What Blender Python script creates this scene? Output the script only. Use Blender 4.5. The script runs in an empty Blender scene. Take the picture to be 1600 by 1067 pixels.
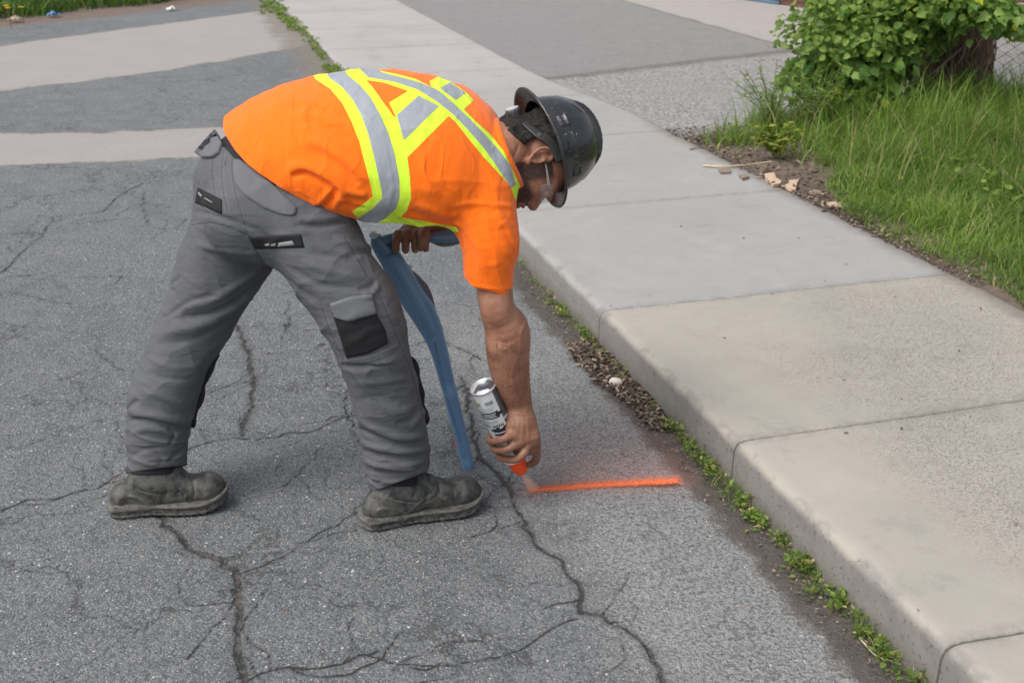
import bpy, math, random
import numpy as np
from mathutils import Vector, Matrix

# ------------------------------------------------------------------ camera, sky, light, exposure
S = bpy.context.scene
COL = S.collection
PITCH = math.radians(22.4)
CAM_H = 1.6
FPX = 1803.0                                    # focal length in pixels of the 1600 x 1067 photograph
cam_d = bpy.data.cameras.new('camera')
cam_d.sensor_width = 36.0
cam_d.lens = FPX / 1600 * 36.0
cam_d.clip_start = 0.05
cam_d.clip_end = 500
cam_d.dof.use_dof = True
cam_d.dof.focus_distance = 3.0
cam_d.dof.aperture_fstop = 6.3
cam = bpy.data.objects.new('camera', cam_d)
COL.objects.link(cam)
cam.location = (0, 0, CAM_H)
cam.rotation_euler = (math.radians(90) - PITCH, 0, 0)
S.camera = cam

SUN_EL, SUN_AZ = math.radians(55), math.radians(-125)     # azimuth from +Y, negative = to the left
w = bpy.data.worlds.new('World')
S.world = w
w.use_nodes = True
nt = w.node_tree
bg = nt.nodes['Background']
sky = nt.nodes.new('ShaderNodeTexSky')
sky.sky_type = 'NISHITA'
sky.sun_disc = False
sky.sun_elevation = SUN_EL
sky.sun_rotation = SUN_AZ
sky.air_density = 1.0
sky.dust_density = 5.0
sky.ozone_density = 1.0
hs = nt.nodes.new('ShaderNodeHueSaturation')
hs.inputs['Saturation'].default_value = 0.36
nt.links.new(sky.outputs[0], hs.inputs['Color'])
nt.links.new(hs.outputs[0], bg.inputs[0])
bg.inputs[1].default_value = 0.125
sun_d = bpy.data.lights.new('sun', 'SUN')
sun_d.energy = 1.35
sun_d.angle = math.radians(38)
sun_d.color = (1.0, 0.97, 0.92)
sun = bpy.data.objects.new('sun', sun_d)
COL.objects.link(sun)
sun.rotation_euler = (math.radians(90) - SUN_EL, 0, -SUN_AZ + math.pi)
S.view_settings.view_transform = 'Standard'
S.view_settings.look = 'None'
S.view_settings.gamma = 1
S.view_settings.exposure = 0.45
S.render.engine = 'CYCLES'
S.cycles.use_denoising = True
S.cycles.max_bounces = 6
S.cycles.volume_bounces = 4
S.cycles.transparent_max_bounces = 16

# ------------------------------------------------------------------ picks: photograph pixels to places in the world
CP, SP = math.cos(PITCH), math.sin(PITCH)
CR = np.array([1.0, 0, 0]); CU = np.array([0, SP, CP]); CB = np.array([0, -CP, SP])
CAM = np.array([0, 0, CAM_H])
def ray(u, v):
    return CR * ((u - 800) / FPX) - CU * ((v - 533.5) / FPX) - CB
def at(u, v, Y):                                 # on the vertical plane at distance Y
    d = ray(u, v)
    return CAM + d * (Y / d[1])
def gr(u, v, z=0.0):                             # on the horizontal plane at height z
    d = ray(u, v)
    return CAM + d * ((z - CAM_H) / d[2])
def mpp(Y=2.8):                                  # metres per photo pixel there
    return Y / FPX * 1.04
def nrm(v):
    v = np.asarray(v, float)
    return v / np.linalg.norm(v)
def img(a, b, c=0.0):                            # direction: right, up, towards the viewer
    return a * CR + b * CU + c * CB

# ------------------------------------------------------------------ signed distance modelling
BIG = 9.0
def smin(a, b, k):
    if k <= 0: return np.minimum(a, b)
    h = np.maximum(k - np.abs(a - b), 0) / k
    return np.minimum(a, b) - h * h * k * 0.25
def smax(a, b, k):
    return -smin(-a, -b, k)
def catmull(nodes, n):
    A = np.asarray(nodes, float)
    if n <= 1 or len(A) < 3: return A
    P = np.vstack([2 * A[0] - A[1], A, 2 * A[-1] - A[-2]])
    out = []
    for i in range(1, len(P) - 2):
        p0, p1, p2, p3 = P[i-1], P[i], P[i+1], P[i+2]
        for j in range(n):
            t = j / n
            out.append(0.5 * (2*p1 + (p2-p0)*t + (2*p0-5*p1+4*p2-p3)*t*t + (3*p1-p0-3*p2+p3)*t**3))
    out.append(A[-1])
    return np.array(out)
def prim(f, lo, hi, pad=0.06):
    lo = np.asarray(lo, float) - pad; hi = np.asarray(hi, float) + pad
    def g(P):
        m = np.all((P > lo) & (P < hi), axis=1)
        out = np.full(len(P), BIG, np.float32)
        if m.any(): out[m] = f(P[m])
        return out
    g.lo, g.hi = lo + pad, hi - pad
    return g
def tube(nodes, n=4):
    """nodes: (x, y, z, r)"""
    N = catmull([list(p) + [r] for p, r in nodes], n).astype(np.float32)
    C, R = N[:, :3], N[:, 3]
    def f(P):
        d = np.full(len(P), BIG, np.float32)
        for i in range(len(C) - 1):
            a, b = C[i], C[i+1]; ab = b - a
            t = np.clip(((P - a) @ ab) / (ab @ ab + 1e-12), 0, 1)
            v = P - a - t[:, None] * ab
            np.minimum(d, np.sqrt((v * v).sum(1)) - (R[i] + t * (R[i+1] - R[i])), out=d)
        return d
    m = R.max()
    return prim(f, C.min(0) - m, C.max(0) + m)
def loft(nodes, side, n=4, e=2.0):
    """nodes: (point, half width along side, half thickness); e: superellipse exponent"""
    N = catmull([list(p) + [a, b] + list(s if s is not None else side) for p, a, b, *q in [x if len(x) == 4 else (*x, None) for x in nodes] for s in [q[0]]], n)
    C, RX, RY, SD = N[:, :3], N[:, 3], N[:, 4], N[:, 5:8]
    def f(P):
        d = np.full(len(P), BIG, np.float32)
        for i in range(len(C) - 1):
            a, b = C[i], C[i+1]; ab = b - a; L2 = ab @ ab + 1e-12
            t = np.clip(((P - a) @ ab) / L2, 0, 1)
            v = P - a - t[:, None] * ab
            ax = nrm(ab); s = nrm(SD[i] - ax * (SD[i] @ ax)); w_ = np.cross(ax, s)
            rx = RX[i] + t * (RX[i+1] - RX[i]); ry = RY[i] + t * (RY[i+1] - RY[i])
            x, y, z = v @ s, v @ w_, v @ ax
            mr = np.minimum(rx, ry)
            k = (np.abs(x / rx) ** e + np.abs(y / ry) ** e + np.abs(z / mr) ** e) ** (1 / e)
            np.minimum(d, (k - 1) * mr, out=d)
        return d
    m = max(RX.max(), RY.max())
    return prim(f, C.min(0) - m, C.max(0) + m)
def ellip(c, axes, r):
    """axes: three direction vectors, r: three radii"""
    c = np.asarray(c, float); M = np.array([nrm(a) for a in axes]); r = np.asarray(r, float)
    def f(P):
        q = (P - c) @ M.T / r
        k = np.sqrt((q * q).sum(1)); g = np.sqrt(((q / r) ** 2).sum(1)) + 1e-9
        return k * (k - 1) / g
    m = r.max()
    return prim(f, c - m, c + m)
def rbox(c, axes, h, rad=0.005):
    c = np.asarray(c, float); M = np.array([nrm(a) for a in axes]); h = np.asarray(h, float) - rad
    def f(P):
        q = np.abs((P - c) @ M.T) - h
        return np.sqrt((np.maximum(q, 0) ** 2).sum(1)) + np.minimum(q.max(1), 0) - rad
    m = np.linalg.norm(h) + rad
    return prim(f, c - m, c + m)
def union(fs, k=0.02):
    """fs: prims, or (prim, k) pairs"""
    L = [x if isinstance(x, tuple) else (x, k) for x in fs]
    def g(P):
        d = L[0][0](P)
        for f, kk in L[1:]: d = smin(d, f(P), kk)
        return d
    g.lo = np.min([f.lo for f, _ in L], 0); g.hi = np.max([f.hi for f, _ in L], 0)
    return g
def wrap(f, src):
    f.lo, f.hi = src.lo, src.hi
    return f
def cut(f, g, k=0.0):                            # f without g
    return wrap(lambda P: smax(f(P), -g(P), k), f)
def plane(p, n):                                 # negative behind the plane
    p = np.asarray(p); n = nrm(n)
    return lambda P: (P - p) @ n

def raycast(f, uv, t0=2.0, t1=3.7, n=220):
    """first hits of the picks uv on the surface f"""
    uv = np.asarray(uv, float)
    D = np.array([ray(u, v) for u, v in uv])
    ts = np.linspace(t0, t1, n)
    hit = np.full(len(uv), np.nan)
    prev = f((CAM + D * ts[0]).astype(np.float32))
    lo = np.full(len(uv), ts[0]); best = np.full(len(uv), BIG); bt = np.full(len(uv), ts[0])
    done = np.zeros(len(uv), bool)
    for t in ts[1:]:
        cur = f((CAM + D * t).astype(np.float32))
        b = (~done) & (cur < best); best[b] = cur[b]; bt[b] = t
        c = (~done) & (cur <= 0); lo[c] = t - (ts[1] - ts[0]); done |= c
        if done.all(): break
    a = lo.copy(); b = a + (ts[1] - ts[0])
    for _ in range(12):
        m = (a + b) / 2; c = f((CAM + D * m[:, None]).astype(np.float32)) <= 0
        b = np.where(c, m, b); a = np.where(c, a, m)
    T = np.where(done, b, bt)
    return CAM + D * T[:, None]
def grad(f, P, e=0.002):
    g = np.zeros((len(P), 3), np.float32)
    for i in range(3):
        d = np.zeros(3, np.float32); d[i] = e
        g[:, i] = (f(P + d) - f(P - d)) / (2 * e)
    return g
def polydist(P, L):
    """distance of points to a polyline, and the position along it in 0..1"""
    L = np.asarray(L, np.float32); d = np.full(len(P), 1e9, np.float32); s = np.zeros(len(P), np.float32)
    n = len(L) - 1
    for i in range(n):
        ab = L[i+1] - L[i]
        t = np.clip(((P - L[i]) @ ab) / (ab @ ab + 1e-12), 0, 1)
        v = P - L[i] - t[:, None] * ab
        q = (v * v).sum(1); m = q < d
        d[m] = q[m]; s[m] = (i + t[m]) / n
    return np.sqrt(d), s
def folds(base, items):
    """items: (pixel polyline, amplitude m, width m).  Returns base with ridges (+) and creases (-) added"""
    F = []
    for uv, A, wd in items:
        uv2 = catmull(uv, 4) if len(uv) > 2 else np.array([np.array(uv[0]) + (np.array(uv[-1]) - uv[0]) * t for t in (0, .33, .66, 1)])
        L = raycast(base, uv2)
        F.append((L.astype(np.float32), A, wd, L.min(0) - 3 * wd, L.max(0) + 3 * wd))
    def g(P):
        d = base(P)
        for L, A, wd, lo, hi in F:
            m = np.all((P > lo) & (P < hi), axis=1)
            if m.any():
                r, s = polydist(P[m], L)
                d[m] -= A * np.exp(-(r / wd) ** 2) * np.clip(np.minimum(s, 1 - s) * 5, 0, 1) ** 0.7
        return d
    return wrap(g, base)

def lookup(keys, q):
    i = np.searchsorted(keys, q); i = np.minimum(i, len(keys) - 1)
    return np.where(keys[i] == q, i, -1)
def surfnet(f, h, pad=0.02, band=1.9, lo=None, hi=None):
    """surface nets over the cells near the surface: vertices (n, 3) and quads (m, 4)"""
    lo = (f.lo if lo is None else np.asarray(lo)) - pad; hi = (f.hi if hi is None else np.asarray(hi)) + pad
    H = 4 * h
    n = np.ceil((hi - lo) / H).astype(int) + 1
    I = np.stack(np.meshgrid(*[np.arange(k) for k in n], indexing='ij'), -1).reshape(-1, 3)
    keep = np.zeros(len(I), bool)
    for s in range(0, len(I), 200000):
        P = (lo + (I[s:s+200000] + 0.5) * H).astype(np.float32)
        keep[s:s+200000] = np.abs(f(P)) < H * band
    I = I[keep] * 4
    N = n * 4 + 2
    def key(J): return (J[:, 0].astype(np.int64) * N[1] + J[:, 1]) * N[2] + J[:, 2]
    o5 = np.stack(np.meshgrid(*[np.arange(5)] * 3, indexing='ij'), -1).reshape(-1, 3)
    C = (I[:, None] + o5[None]).reshape(-1, 3)
    ck, ui = np.unique(key(C), return_index=True)
    C = C[ui]
    val = np.empty(len(C), np.float32)
    for s in range(0, len(C), 400000):
        val[s:s+400000] = f((lo + C[s:s+400000] * h).astype(np.float32))
    o4 = np.stack(np.meshgrid(*[np.arange(4)] * 3, indexing='ij'), -1).reshape(-1, 3)
    Q = (I[:, None] + o4[None]).reshape(-1, 3)
    qk = key(Q); order = np.argsort(qk); Q = Q[order]; qk = qk[order]
    corner = np.stack(np.meshgrid([0, 1], [0, 1], [0, 1], indexing='ij'), -1).reshape(-1, 3)
    V = np.stack([val[lookup(ck, key(Q + c))] for c in corner], 1)
    ins = V < 0
    act = ins.any(1) & ~ins.all(1)
    Q, qk, V = Q[act], qk[act], V[act]
    acc = np.zeros((len(Q), 3)); cnt = np.zeros(len(Q))
    for i in range(8):
        for ax in range(3):
            if corner[i][ax] == 0:
                c2 = corner[i].copy(); c2[ax] = 1
                j = int(c2[0] * 4 + c2[1] * 2 + c2[2])
                m = (V[:, i] < 0) != (V[:, j] < 0)
                t = V[m, i] / (V[m, i] - V[m, j])
                acc[m] += corner[i] + t[:, None] * (c2 - corner[i]); cnt[m] += 1
    P = lo + (Q + acc / cnt[:, None]) * h
    faces = []
    for ax in range(3):
        e = np.zeros(3, int); e[ax] = 1
        j = int(e[0] * 4 + e[1] * 2 + e[2])
        m = (V[:, 0] < 0) != (V[:, j] < 0)
        a1, a2 = [(1, 2), (2, 0), (0, 1)][ax]
        u1 = np.zeros(3, int); u1[a1] = 1; u2 = np.zeros(3, int); u2[a2] = 1
        q0 = Q[m]; i0 = np.nonzero(m)[0]
        i1, i2, i3 = lookup(qk, key(q0 - u1)), lookup(qk, key(q0 - u1 - u2)), lookup(qk, key(q0 - u2))
        ok = (i1 >= 0) & (i2 >= 0) & (i3 >= 0)
        fs = np.stack([i0, i1, i2, i3], 1)
        flip = V[m, 0] >= 0
        fs[flip] = fs[flip][:, ::-1]
        faces.append(fs[ok])
    F = np.vstack(faces)
    P32 = P.astype(np.float32)
    for _ in range(2):
        d = f(P32); g = grad(f, P32, h * 0.4); g2 = (g * g).sum(1)
        st = np.clip(d / np.maximum(g2, 0.15), -0.6 * h, 0.6 * h)
        P32 = P32 - g * st[:, None]
    return P32, F

def mesh_obj(name, V, F, mat, parent=None, smooth=True, attrs=None):
    me = bpy.data.meshes.new(name)
    V = np.asarray(V, np.float32)
    if isinstance(F, np.ndarray) and len(F):
        k = F.shape[1]
        me.vertices.add(len(V)); me.vertices.foreach_set('co', V.ravel())
        me.loops.add(F.size); me.loops.foreach_set('vertex_index', F.ravel().astype(np.int32))
        me.polygons.add(len(F)); me.polygons.foreach_set('loop_start', np.arange(0, F.size, k, dtype=np.int32))
        me.update(calc_edges=True); me.validate()
    else:
        me.from_pydata([tuple(map(float, v)) for v in V], [], [tuple(int(i) for i in f) for f in F]); me.update()
    if smooth:
        me.polygons.foreach_set('use_smooth', [True] * len(me.polygons))
    for k, a in (attrs or {}).items():
        at_ = me.attributes.new(k, 'FLOAT', 'POINT'); at_.data.foreach_set('value', np.asarray(a, np.float32))
    if mat is not None: me.materials.append(mat)
    o = bpy.data.objects.new(name, me); COL.objects.link(o)
    if parent is not None:
        o.parent = parent
        if parent.type == 'EMPTY': o.matrix_parent_inverse = Matrix.Translation(parent.location).inverted()
    return o
def sdf_obj(name, f, h, mat, parent=None, attrs=None, **kw):
    V, F = surfnet(f, h, **kw)
    return mesh_obj(name, V, F, mat, parent, attrs=attrs(V) if attrs else None)
def thing(name, label, cat, group=None, loc=(0, 0, 0)):
    o = bpy.data.objects.new(name, None); COL.objects.link(o); o.location = loc
    o.empty_display_size = 0.1
    o['label'] = label; o['category'] = cat
    if group: o['group'] = group
    return o
def tag(o, label, cat, group=None):
    o['label'] = label; o['category'] = cat
    if group: o['group'] = group
    return o
def struct(o, kind='structure'):
    o['kind'] = kind
    return o

# ------------------------------------------------------------------ materials
def srgb(r, g, b):
    def c(x):
        x /= 255
        return x / 12.92 if x < 0.04045 else ((x + 0.055) / 1.055) ** 2.4
    return (c(r), c(g), c(b), 1)
class NT:
    def __init__(s, name):
        s.m = bpy.data.materials.new(name); s.m.use_nodes = True
        s.t = s.m.node_tree; s.b = s.t.nodes['Principled BSDF']; s.o = s.t.nodes['Material Output']
    def n(s, typ, props=None, **ins):
        x = s.t.nodes.new('ShaderNode' + typ)
        for k, v in (props or {}).items(): setattr(x, k, v)
        for k, v in ins.items(): s.set(x, k, v)
        return x
    def set(s, node, k, v):
        i = node.inputs[int(k[1:])] if k[0] == 'i' and k[1:].isdigit() else node.inputs[k.replace('_', ' ')]
        if isinstance(v, bpy.types.NodeSocket): s.t.links.new(v, i)
        elif hasattr(v, 'outputs'): s.t.links.new(v.outputs[0], i)
        else: i.default_value = v
    def bs(s, **ins):
        for k, v in ins.items(): s.set(s.b, k, v)
    def math(s, op, a, b=0.0, c=None, clamp=False):
        x = s.n('Math', {'operation': op, 'use_clamp': clamp}, i0=a, i1=b)
        if c is not None: s.set(x, 'i2', c)
        return x.outputs[0]
    def mix(s, f, a, b, blend='MIX'):
        x = s.n('Mix', {'data_type': 'RGBA', 'blend_type': blend})
        s.set(x, 'i0', f); s.set(x, 'i6', a); s.set(x, 'i7', b)
        return x.outputs[2]
    def noise(s, scale, detail=2, rough=0.5, vec=None, dist=0.0):
        x = s.n('TexNoise', None, Scale=scale, Detail=detail, Roughness=rough, Distortion=dist)
        s.set(x, 'Vector', vec if vec is not None else s.co())
        return x.outputs[0]
    def voro(s, scale, feature='F1', vec=None, out=0, rnd=1.0):
        x = s.n('TexVoronoi', {'feature': feature}, Scale=scale, Randomness=rnd)
        s.set(x, 'Vector', vec if vec is not None else s.co())
        return x.outputs[out]
    def co(s):
        if not hasattr(s, '_g'):
            s._g = s.n('NewGeometry').outputs['Position']
        return s._g
    def step(s, v, a, b, lo=0.0, hi=1.0):
        x = s.n('MapRange', {'interpolation_type': 'SMOOTHSTEP'}, i0=v, i1=a, i2=b, i3=lo, i4=hi)
        return x.outputs[0]
    def attr(s, name):
        return s.n('Attribute', {'attribute_name': name, 'attribute_type': 'GEOMETRY'}).outputs['Fac']
    def bump(s, h, dist=0.001, strength=1.0, normal=None):
        x = s.n('Bump', None, Strength=strength, Distance=dist, Height=h)
        if normal is not None: s.set(x, 'Normal', normal)
        return x.outputs[0]
def ridged(t, scale, vec=None, sharp=0.16, detail=3, dist=0.0):
    # thin sharp crease lines where a noise crosses its middle
    n = t.noise(scale, detail, 0.5, vec, dist)
    return t.step(t.math('ABSOLUTE', t.math('SUBTRACT', n, 0.5)), 0.0, sharp, 1, 0)
def simple(name, col, rough=0.6, metal=0.0, var=0.0, vs=30.0, bump=0.0, bs=200.0, spec=0.5):
    t = NT(name)
    c = col
    if var > 0:
        f = t.noise(vs, 4, 0.6)
        c = t.mix(f, tuple(x * (1 - var) for x in col[:3]) + (1,), tuple(min(1, x * (1 + var)) for x in col[:3]) + (1,))
    t.bs(Base_Color=c, Roughness=rough, Metallic=metal)
    t.set(t.b, 'Specular_IOR_Level', spec)
    if bump > 0: t.bs(Normal=t.bump(t.noise(bs, 3, 0.6), bump))
    return t.m
# ------------------------------------------------------------------ the worker
def inpoly(uv, poly):
    """signed distance in pixels to a polygon, negative inside"""
    poly = np.asarray(poly, float); d = np.full(len(uv), 1e9); ins = np.zeros(len(uv), bool)
    n = len(poly)
    for i in range(n):
        a, b = poly[i], poly[(i+1) % n]; ab = b - a
        t = np.clip(((uv - a) @ ab) / (ab @ ab + 1e-9), 0, 1)
        v = uv - a - t[:, None] * ab
        d = np.minimum(d, np.sqrt((v * v).sum(1)))
        c = ((a[1] > uv[:, 1]) != (b[1] > uv[:, 1]))
        xi = a[0] + (uv[:, 1] - a[1]) / (b[1] - a[1] + 1e-12) * (b[0] - a[0])
        ins ^= c & (uv[:, 0] < xi)
    return np.where(ins, -d, d)
def pix(P):
    q = np.asarray(P, float) - CAM
    z = -(q @ CB)
    return np.stack([800 + (q @ CR) / z * FPX, 533.5 - (q @ CU) / z * FPX], 1)

LAT = nrm((-0.26, 0.86, 0.445))                  # towards his left side
SPN = nrm(at(780, 225, 2.86) - at(410, 275, 2.77))
LAT = nrm(LAT - SPN * (LAT @ SPN))
DOR = nrm(np.cross(SPN, LAT))                    # out of his back
if DOR[2] < 0: DOR = -DOR
worker = thing('person', 'man in orange reflective shirt and black hard hat bending down to spray the road', 'person',
               loc=tuple(gr(470, 815)))

M_skin = NT('skin')
def build_skin():
    t = M_skin
    n1 = t.noise(18, 4, 0.6); n2 = t.noise(160, 3, 0.6)
    c = t.mix(t.step(n1, 0.35, 0.65), srgb(164, 118, 95), srgb(144, 97, 77))
    c = t.mix(t.math('MULTIPLY', t.step(n2, 0.5, 0.7), 0.35), c, srgb(120, 72, 56))
    c = t.mix(t.math('MULTIPLY', t.step(t.attr('dirt'), 0, 1), 0.6), c, srgb(84, 58, 48))
    c = t.mix(t.math('MULTIPLY', t.attr('beard'), t.step(t.noise(600, 2, 0.7), 0.25, 0.6, 0.6, 1)), c, srgb(30, 22, 20))
    c = t.mix(t.attr('lips'), c, srgb(150, 78, 70))
    mph = t.n('Mapping'); t.set(mph, 'Vector', t.co()); mph.inputs['Scale'].default_value = (240, 240, 42); mph.inputs['Rotation'].default_value = (.2, .35, 0)
    hair_ = t.math('MULTIPLY', t.step(t.noise(1, 3, 0.7, mph.outputs[0], 1.0), 0.54, 0.66), t.attr('armhair'))
    c = t.mix(t.math('MULTIPLY', hair_, 0.62), c, srgb(58, 38, 30))
    c = t.mix(t.attr('nail'), c, srgb(196, 152, 132))
    t.bs(Base_Color=c, Roughness=0.5)
    t.set(t.b, 'Subsurface Weight', 0.12); t.set(t.b, 'Subsurface Radius', (0.012, 0.004, 0.002)); t.set(t.b, 'Subsurface Scale', 0.6)
    h = t.math('ADD', t.noise(420, 3, 0.6), t.math('MULTIPLY', t.noise(90, 2, 0.5), 1.6))
    t.bs(Normal=t.bump(h, 0.0005))
build_skin()

# --- head frame
F_ = nrm(img(0.24, -0.96, -0.14)); U_ = nrm(img(0.965, 0.235, -0.20)); U_ = nrm(U_ - F_ * (U_ @ F_)); R_ = np.cross(F_, U_)
EAR = at(842, 246, 2.82)                          # right ear canal
HC = EAR - R_ * 0.078                            # centre between the ears
def hp(f, u, r):                                 # head coordinates in metres: forward, up, right
    return HC + F_ * f + U_ * u + R_ * r
AX = (F_, U_, R_)
head = union([
    (ellip(hp(-0.01, 0.045, 0), AX, (0.100, 0.095, 0.078)), 0),
    (ellip(hp(0.03, -0.005, 0), AX, (0.066, 0.085, 0.066)), 0.03),
    (ellip(hp(0.045, -0.062, 0), AX, (0.050, 0.042, 0.050)), 0.03),       # jaw
    (ellip(hp(0.083, -0.088, 0), AX, (0.020, 0.018, 0.022)), 0.02),       # chin
    (ellip(hp(0.078, 0.028, 0), AX, (0.018, 0.014, 0.050)), 0.02),        # brow
    (ellip(hp(0.070, -0.022, 0.036), AX, (0.024, 0.022, 0.022)), 0.02),   # cheekbones
    (ellip(hp(0.070, -0.022, -0.036), AX, (0.024, 0.022, 0.022)), 0.02),
    (ellip(hp(0.086, -0.048, 0), AX, (0.022, 0.018, 0.028)), 0.015),      # mouth mound
], 0.02)
for s_ in (-1, 1):
    head = cut(head, ellip(hp(0.098, 0.008, 0.030 * s_), AX, (0.018, 0.014, 0.020)), 0.012)
head = union([head,
    (tube([(hp(0.086, 0.014, 0), 0.009), (hp(0.101, -0.006, 0), 0.0115), (hp(0.114, -0.024, 0), 0.0135)], 2), 0.012),
    (ellip(hp(0.092, -0.026, 0), AX, (0.020, 0.016, 0.013)), 0.010),
    (ellip(hp(0.104, -0.030, 0.012), AX, (0.010, 0.008, 0.009)), 0.006),
    (ellip(hp(0.104, -0.030, -0.012), AX, (0.010, 0.008, 0.009)), 0.006),
    (ellip(hp(0.090, 0.008, 0.030), AX, (0.012, 0.012, 0.013)), 0.003),
    (ellip(hp(0.090, 0.008, -0.030), AX, (0.012, 0.012, 0.013)), 0.003),
    (tube([(hp(0.098, -0.052, 0.022), 0.004), (hp(0.109, -0.050, 0), 0.0058), (hp(0.098, -0.052, -0.022), 0.004)], 3), 0.003),
    (tube([(hp(0.096, -0.063, 0.020), 0.004), (hp(0.106, -0.063, 0), 0.0062), (hp(0.096, -0.063, -0.020), 0.004)], 3), 0.003),
])
def ear(s):
    def ep(f, u, r): return hp(f + 0.006, u - .002, (0.074 + r) * s)
    o = union([
        (ellip(ep(-0.006, 0.004, 0.006), (nrm(F_ + R_ * 0.35 * s), U_, nrm(R_ * s - F_ * 0.35)), (0.017, 0.027, 0.007)), 0),
        (tube([(ep(0.008, 0.010, 0.004), .0035), (ep(0.010, 0.026, 0.008), .0042), (ep(-0.004, 0.036, 0.014), .0045), (ep(-0.020, 0.028, 0.018), .0048),
               (ep(-0.025, 0.010, 0.018), .0045), (ep(-0.018, -0.010, 0.014), .004), (ep(-0.006, -0.024, 0.009), .005), (ep(0.002, -0.028, 0.005), .0055)], 3), 0.005),
        (tube([(ep(0.006, 0.0, 0.004), .004), (ep(0.008, -0.010, 0.004), .004)], 1), 0.004)])
    o = cut(o, ellip(ep(-0.004, 0.000, 0.016), AX, (0.009, 0.012, 0.010)), 0.006)
    return cut(o, tube([(ep(0.002, 0.02, 0.016), .004), (ep(-0.012, 0.022, 0.020), .004), (ep(-0.017, 0.006, 0.021), .004)], 2), 0.004)
head = union([head, (ear(1), 0.006), (ear(-1), 0.006)])
neck = tube([(at(745, 244, 2.86), 0.062), (at(790, 238, 2.85), 0.060), (hp(-0.03, -0.06, 0.0), 0.060), (hp(-0.02, 0.0, 0), 0.062)], 4)

# --- right arm and the hand on the spray can
Yh = 2.74
can_bot = at(755, 604, 2.70)                     # the can is held upside down: its base is up here
can_tip = at(815, 737, 2.755)
CAX = nrm(can_tip - can_bot); CLEN = np.linalg.norm(can_tip - can_bot)
CSD = nrm(CR - CAX * (CR @ CAX)); CFR = np.cross(CAX, CSD)
if CFR @ CB < 0: CFR = -CFR                      # towards the viewer
CRAD = 0.0335
m_ = mpp(2.72)
arm_r = tube([(at(745, 310, 2.76), .070), (at(764, 380, 2.72), 30*m_), (at(771, 440, 2.70), 28*m_), (at(777, 482, 2.69), 28.5*m_),
              (at(790, 515, 2.69), 33*m_), (at(792.5, 542, 2.70), 35*m_), (at(796, 575, 2.71), 33*m_), (at(802, 602, 2.72), 28.5*m_),
              (at(809, 626, 2.73), 23.5*m_), (at(813, 645, 2.722), 21.5*m_), (at(815, 658, 2.712), 21.5*m_)], 4)
arm_r = union([arm_r, (ellip(at(802, 522, 2.70), (CR, CU, CB), (.030, .050, .035)), 0.04),
               (ellip(at(776, 470, 2.665), (CR, CU, CB), (.03, .05, .02)), 0.03),
               (ellip(at(775, 538, 2.668), (CR, CU, CB), (.02, .028, .018)), 0.02)])
def cp(s, a, r):
    """around the can: s metres from its base, angle a in degrees from the image right towards the viewer, r from the axis"""
    a = math.radians(a)
    return can_bot + CAX * s + (CSD * math.cos(a) + CFR * math.sin(a)) * r
cl = CLEN
palm = loft([(at(814, 652, 2.712), .035, .024), (at(815, 668, 2.700), .043, .023), (at(818, 686, 2.694), .045, .020), (at(823, 702, 2.705), .038, .016)],
            nrm(img(0.93, -0.2, -0.15)), 3, 2.4)
def finger(pts, r0, r1):
    n = len(pts)
    return tube([(p, r0 + (r1 - r0) * i / (n - 1)) for i, p in enumerate(pts)], 5)
K = CRAD + 0.009
fingers = [
    finger([at(806, 682, 2.690), at(795, 682, 2.674), at(782, 688, 2.672), cp(0.163, 158, K), cp(0.160, 182, K-.001)], .0112, .0082),
    finger([at(814, 692, 2.690), at(803, 697, 2.672), at(789, 703, 2.671), cp(0.190, 155, K), cp(0.186, 180, K-.001)], .0116, .0086),
    finger([at(824, 700, 2.695), at(818, 709, 2.674), at(804, 718, 2.680), cp(0.217, 138, K-.004), cp(0.214, 160, K-.006)], .0118, .0088),
    finger([at(833, 694, 2.71), at(838, 708, 2.72), at(837, 719, 2.735), at(827, 726, 2.748)], .0125, .0095),
]
thumb = finger([at(826, 672, 2.725), at(822, 686, 2.765), at(808, 700, 2.79), at(796, 708, 2.79)], .0140, .0105)
def hand_of(palm, fs, k=0.010):
    def g(P):
        p = palm(P); d = p
        for f in fs: d = np.minimum(d, smin(p, f(P), k))
        return d
    g.lo = np.min([palm.lo] + [f.lo for f in fs], 0); g.hi = np.max([palm.hi] + [f.hi for f in fs], 0)
    return g
hand_r = hand_of(palm, fingers + [thumb])
hand_r = union([hand_r] + [(ellip(at(*q), (CR, CU, CB), (.0095, .0095, .009)), .008) for q in ((806, 682, 2.682), (815, 690, 2.680), (825, 697, 2.684), (834, 694, 2.698))])

# --- left arm and the hand on the grip
YG = 2.93
arm_l = tube([(at(700, 200, 3.02), .07), (at(718, 290, 3.06), .05), (at(712, 335, 3.05), .046), (at(680, 350, 2.99), .040), (at(655, 358, 2.95), .030), (at(646, 362, 2.945), .028)], 4)
GRIP0, GRIP1 = at(588, 376, YG), at(720, 372, YG)
palm_l = loft([(at(647, 360, 2.945), .028, .022), (at(643, 364, 2.925), .036, .020), (at(642, 370, 2.90), .040, .012)], nrm(GRIP1 - GRIP0), 3, 2.4)
fl = []
for i, u in enumerate((619, 634, 649, 665)):
    vv = 391 - abs(i - 1.5) * 0.8 - i * 0.8
    fl.append(finger([at(u + 2, 366, 2.902), at(u, 377, 2.884), at(u - 0.5, vv - 2, 2.893), at(u, vv + 1, 2.915), at(u, vv - 5, 2.945)], .0108, .0095))
fl.append(finger([at(662, 358, 2.925), at(661, 367, 2.882), at(660, 379, 2.868), at(657, 387, 2.872)], .0135, .0100))
hand_l = hand_of(palm_l, fl)

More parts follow.
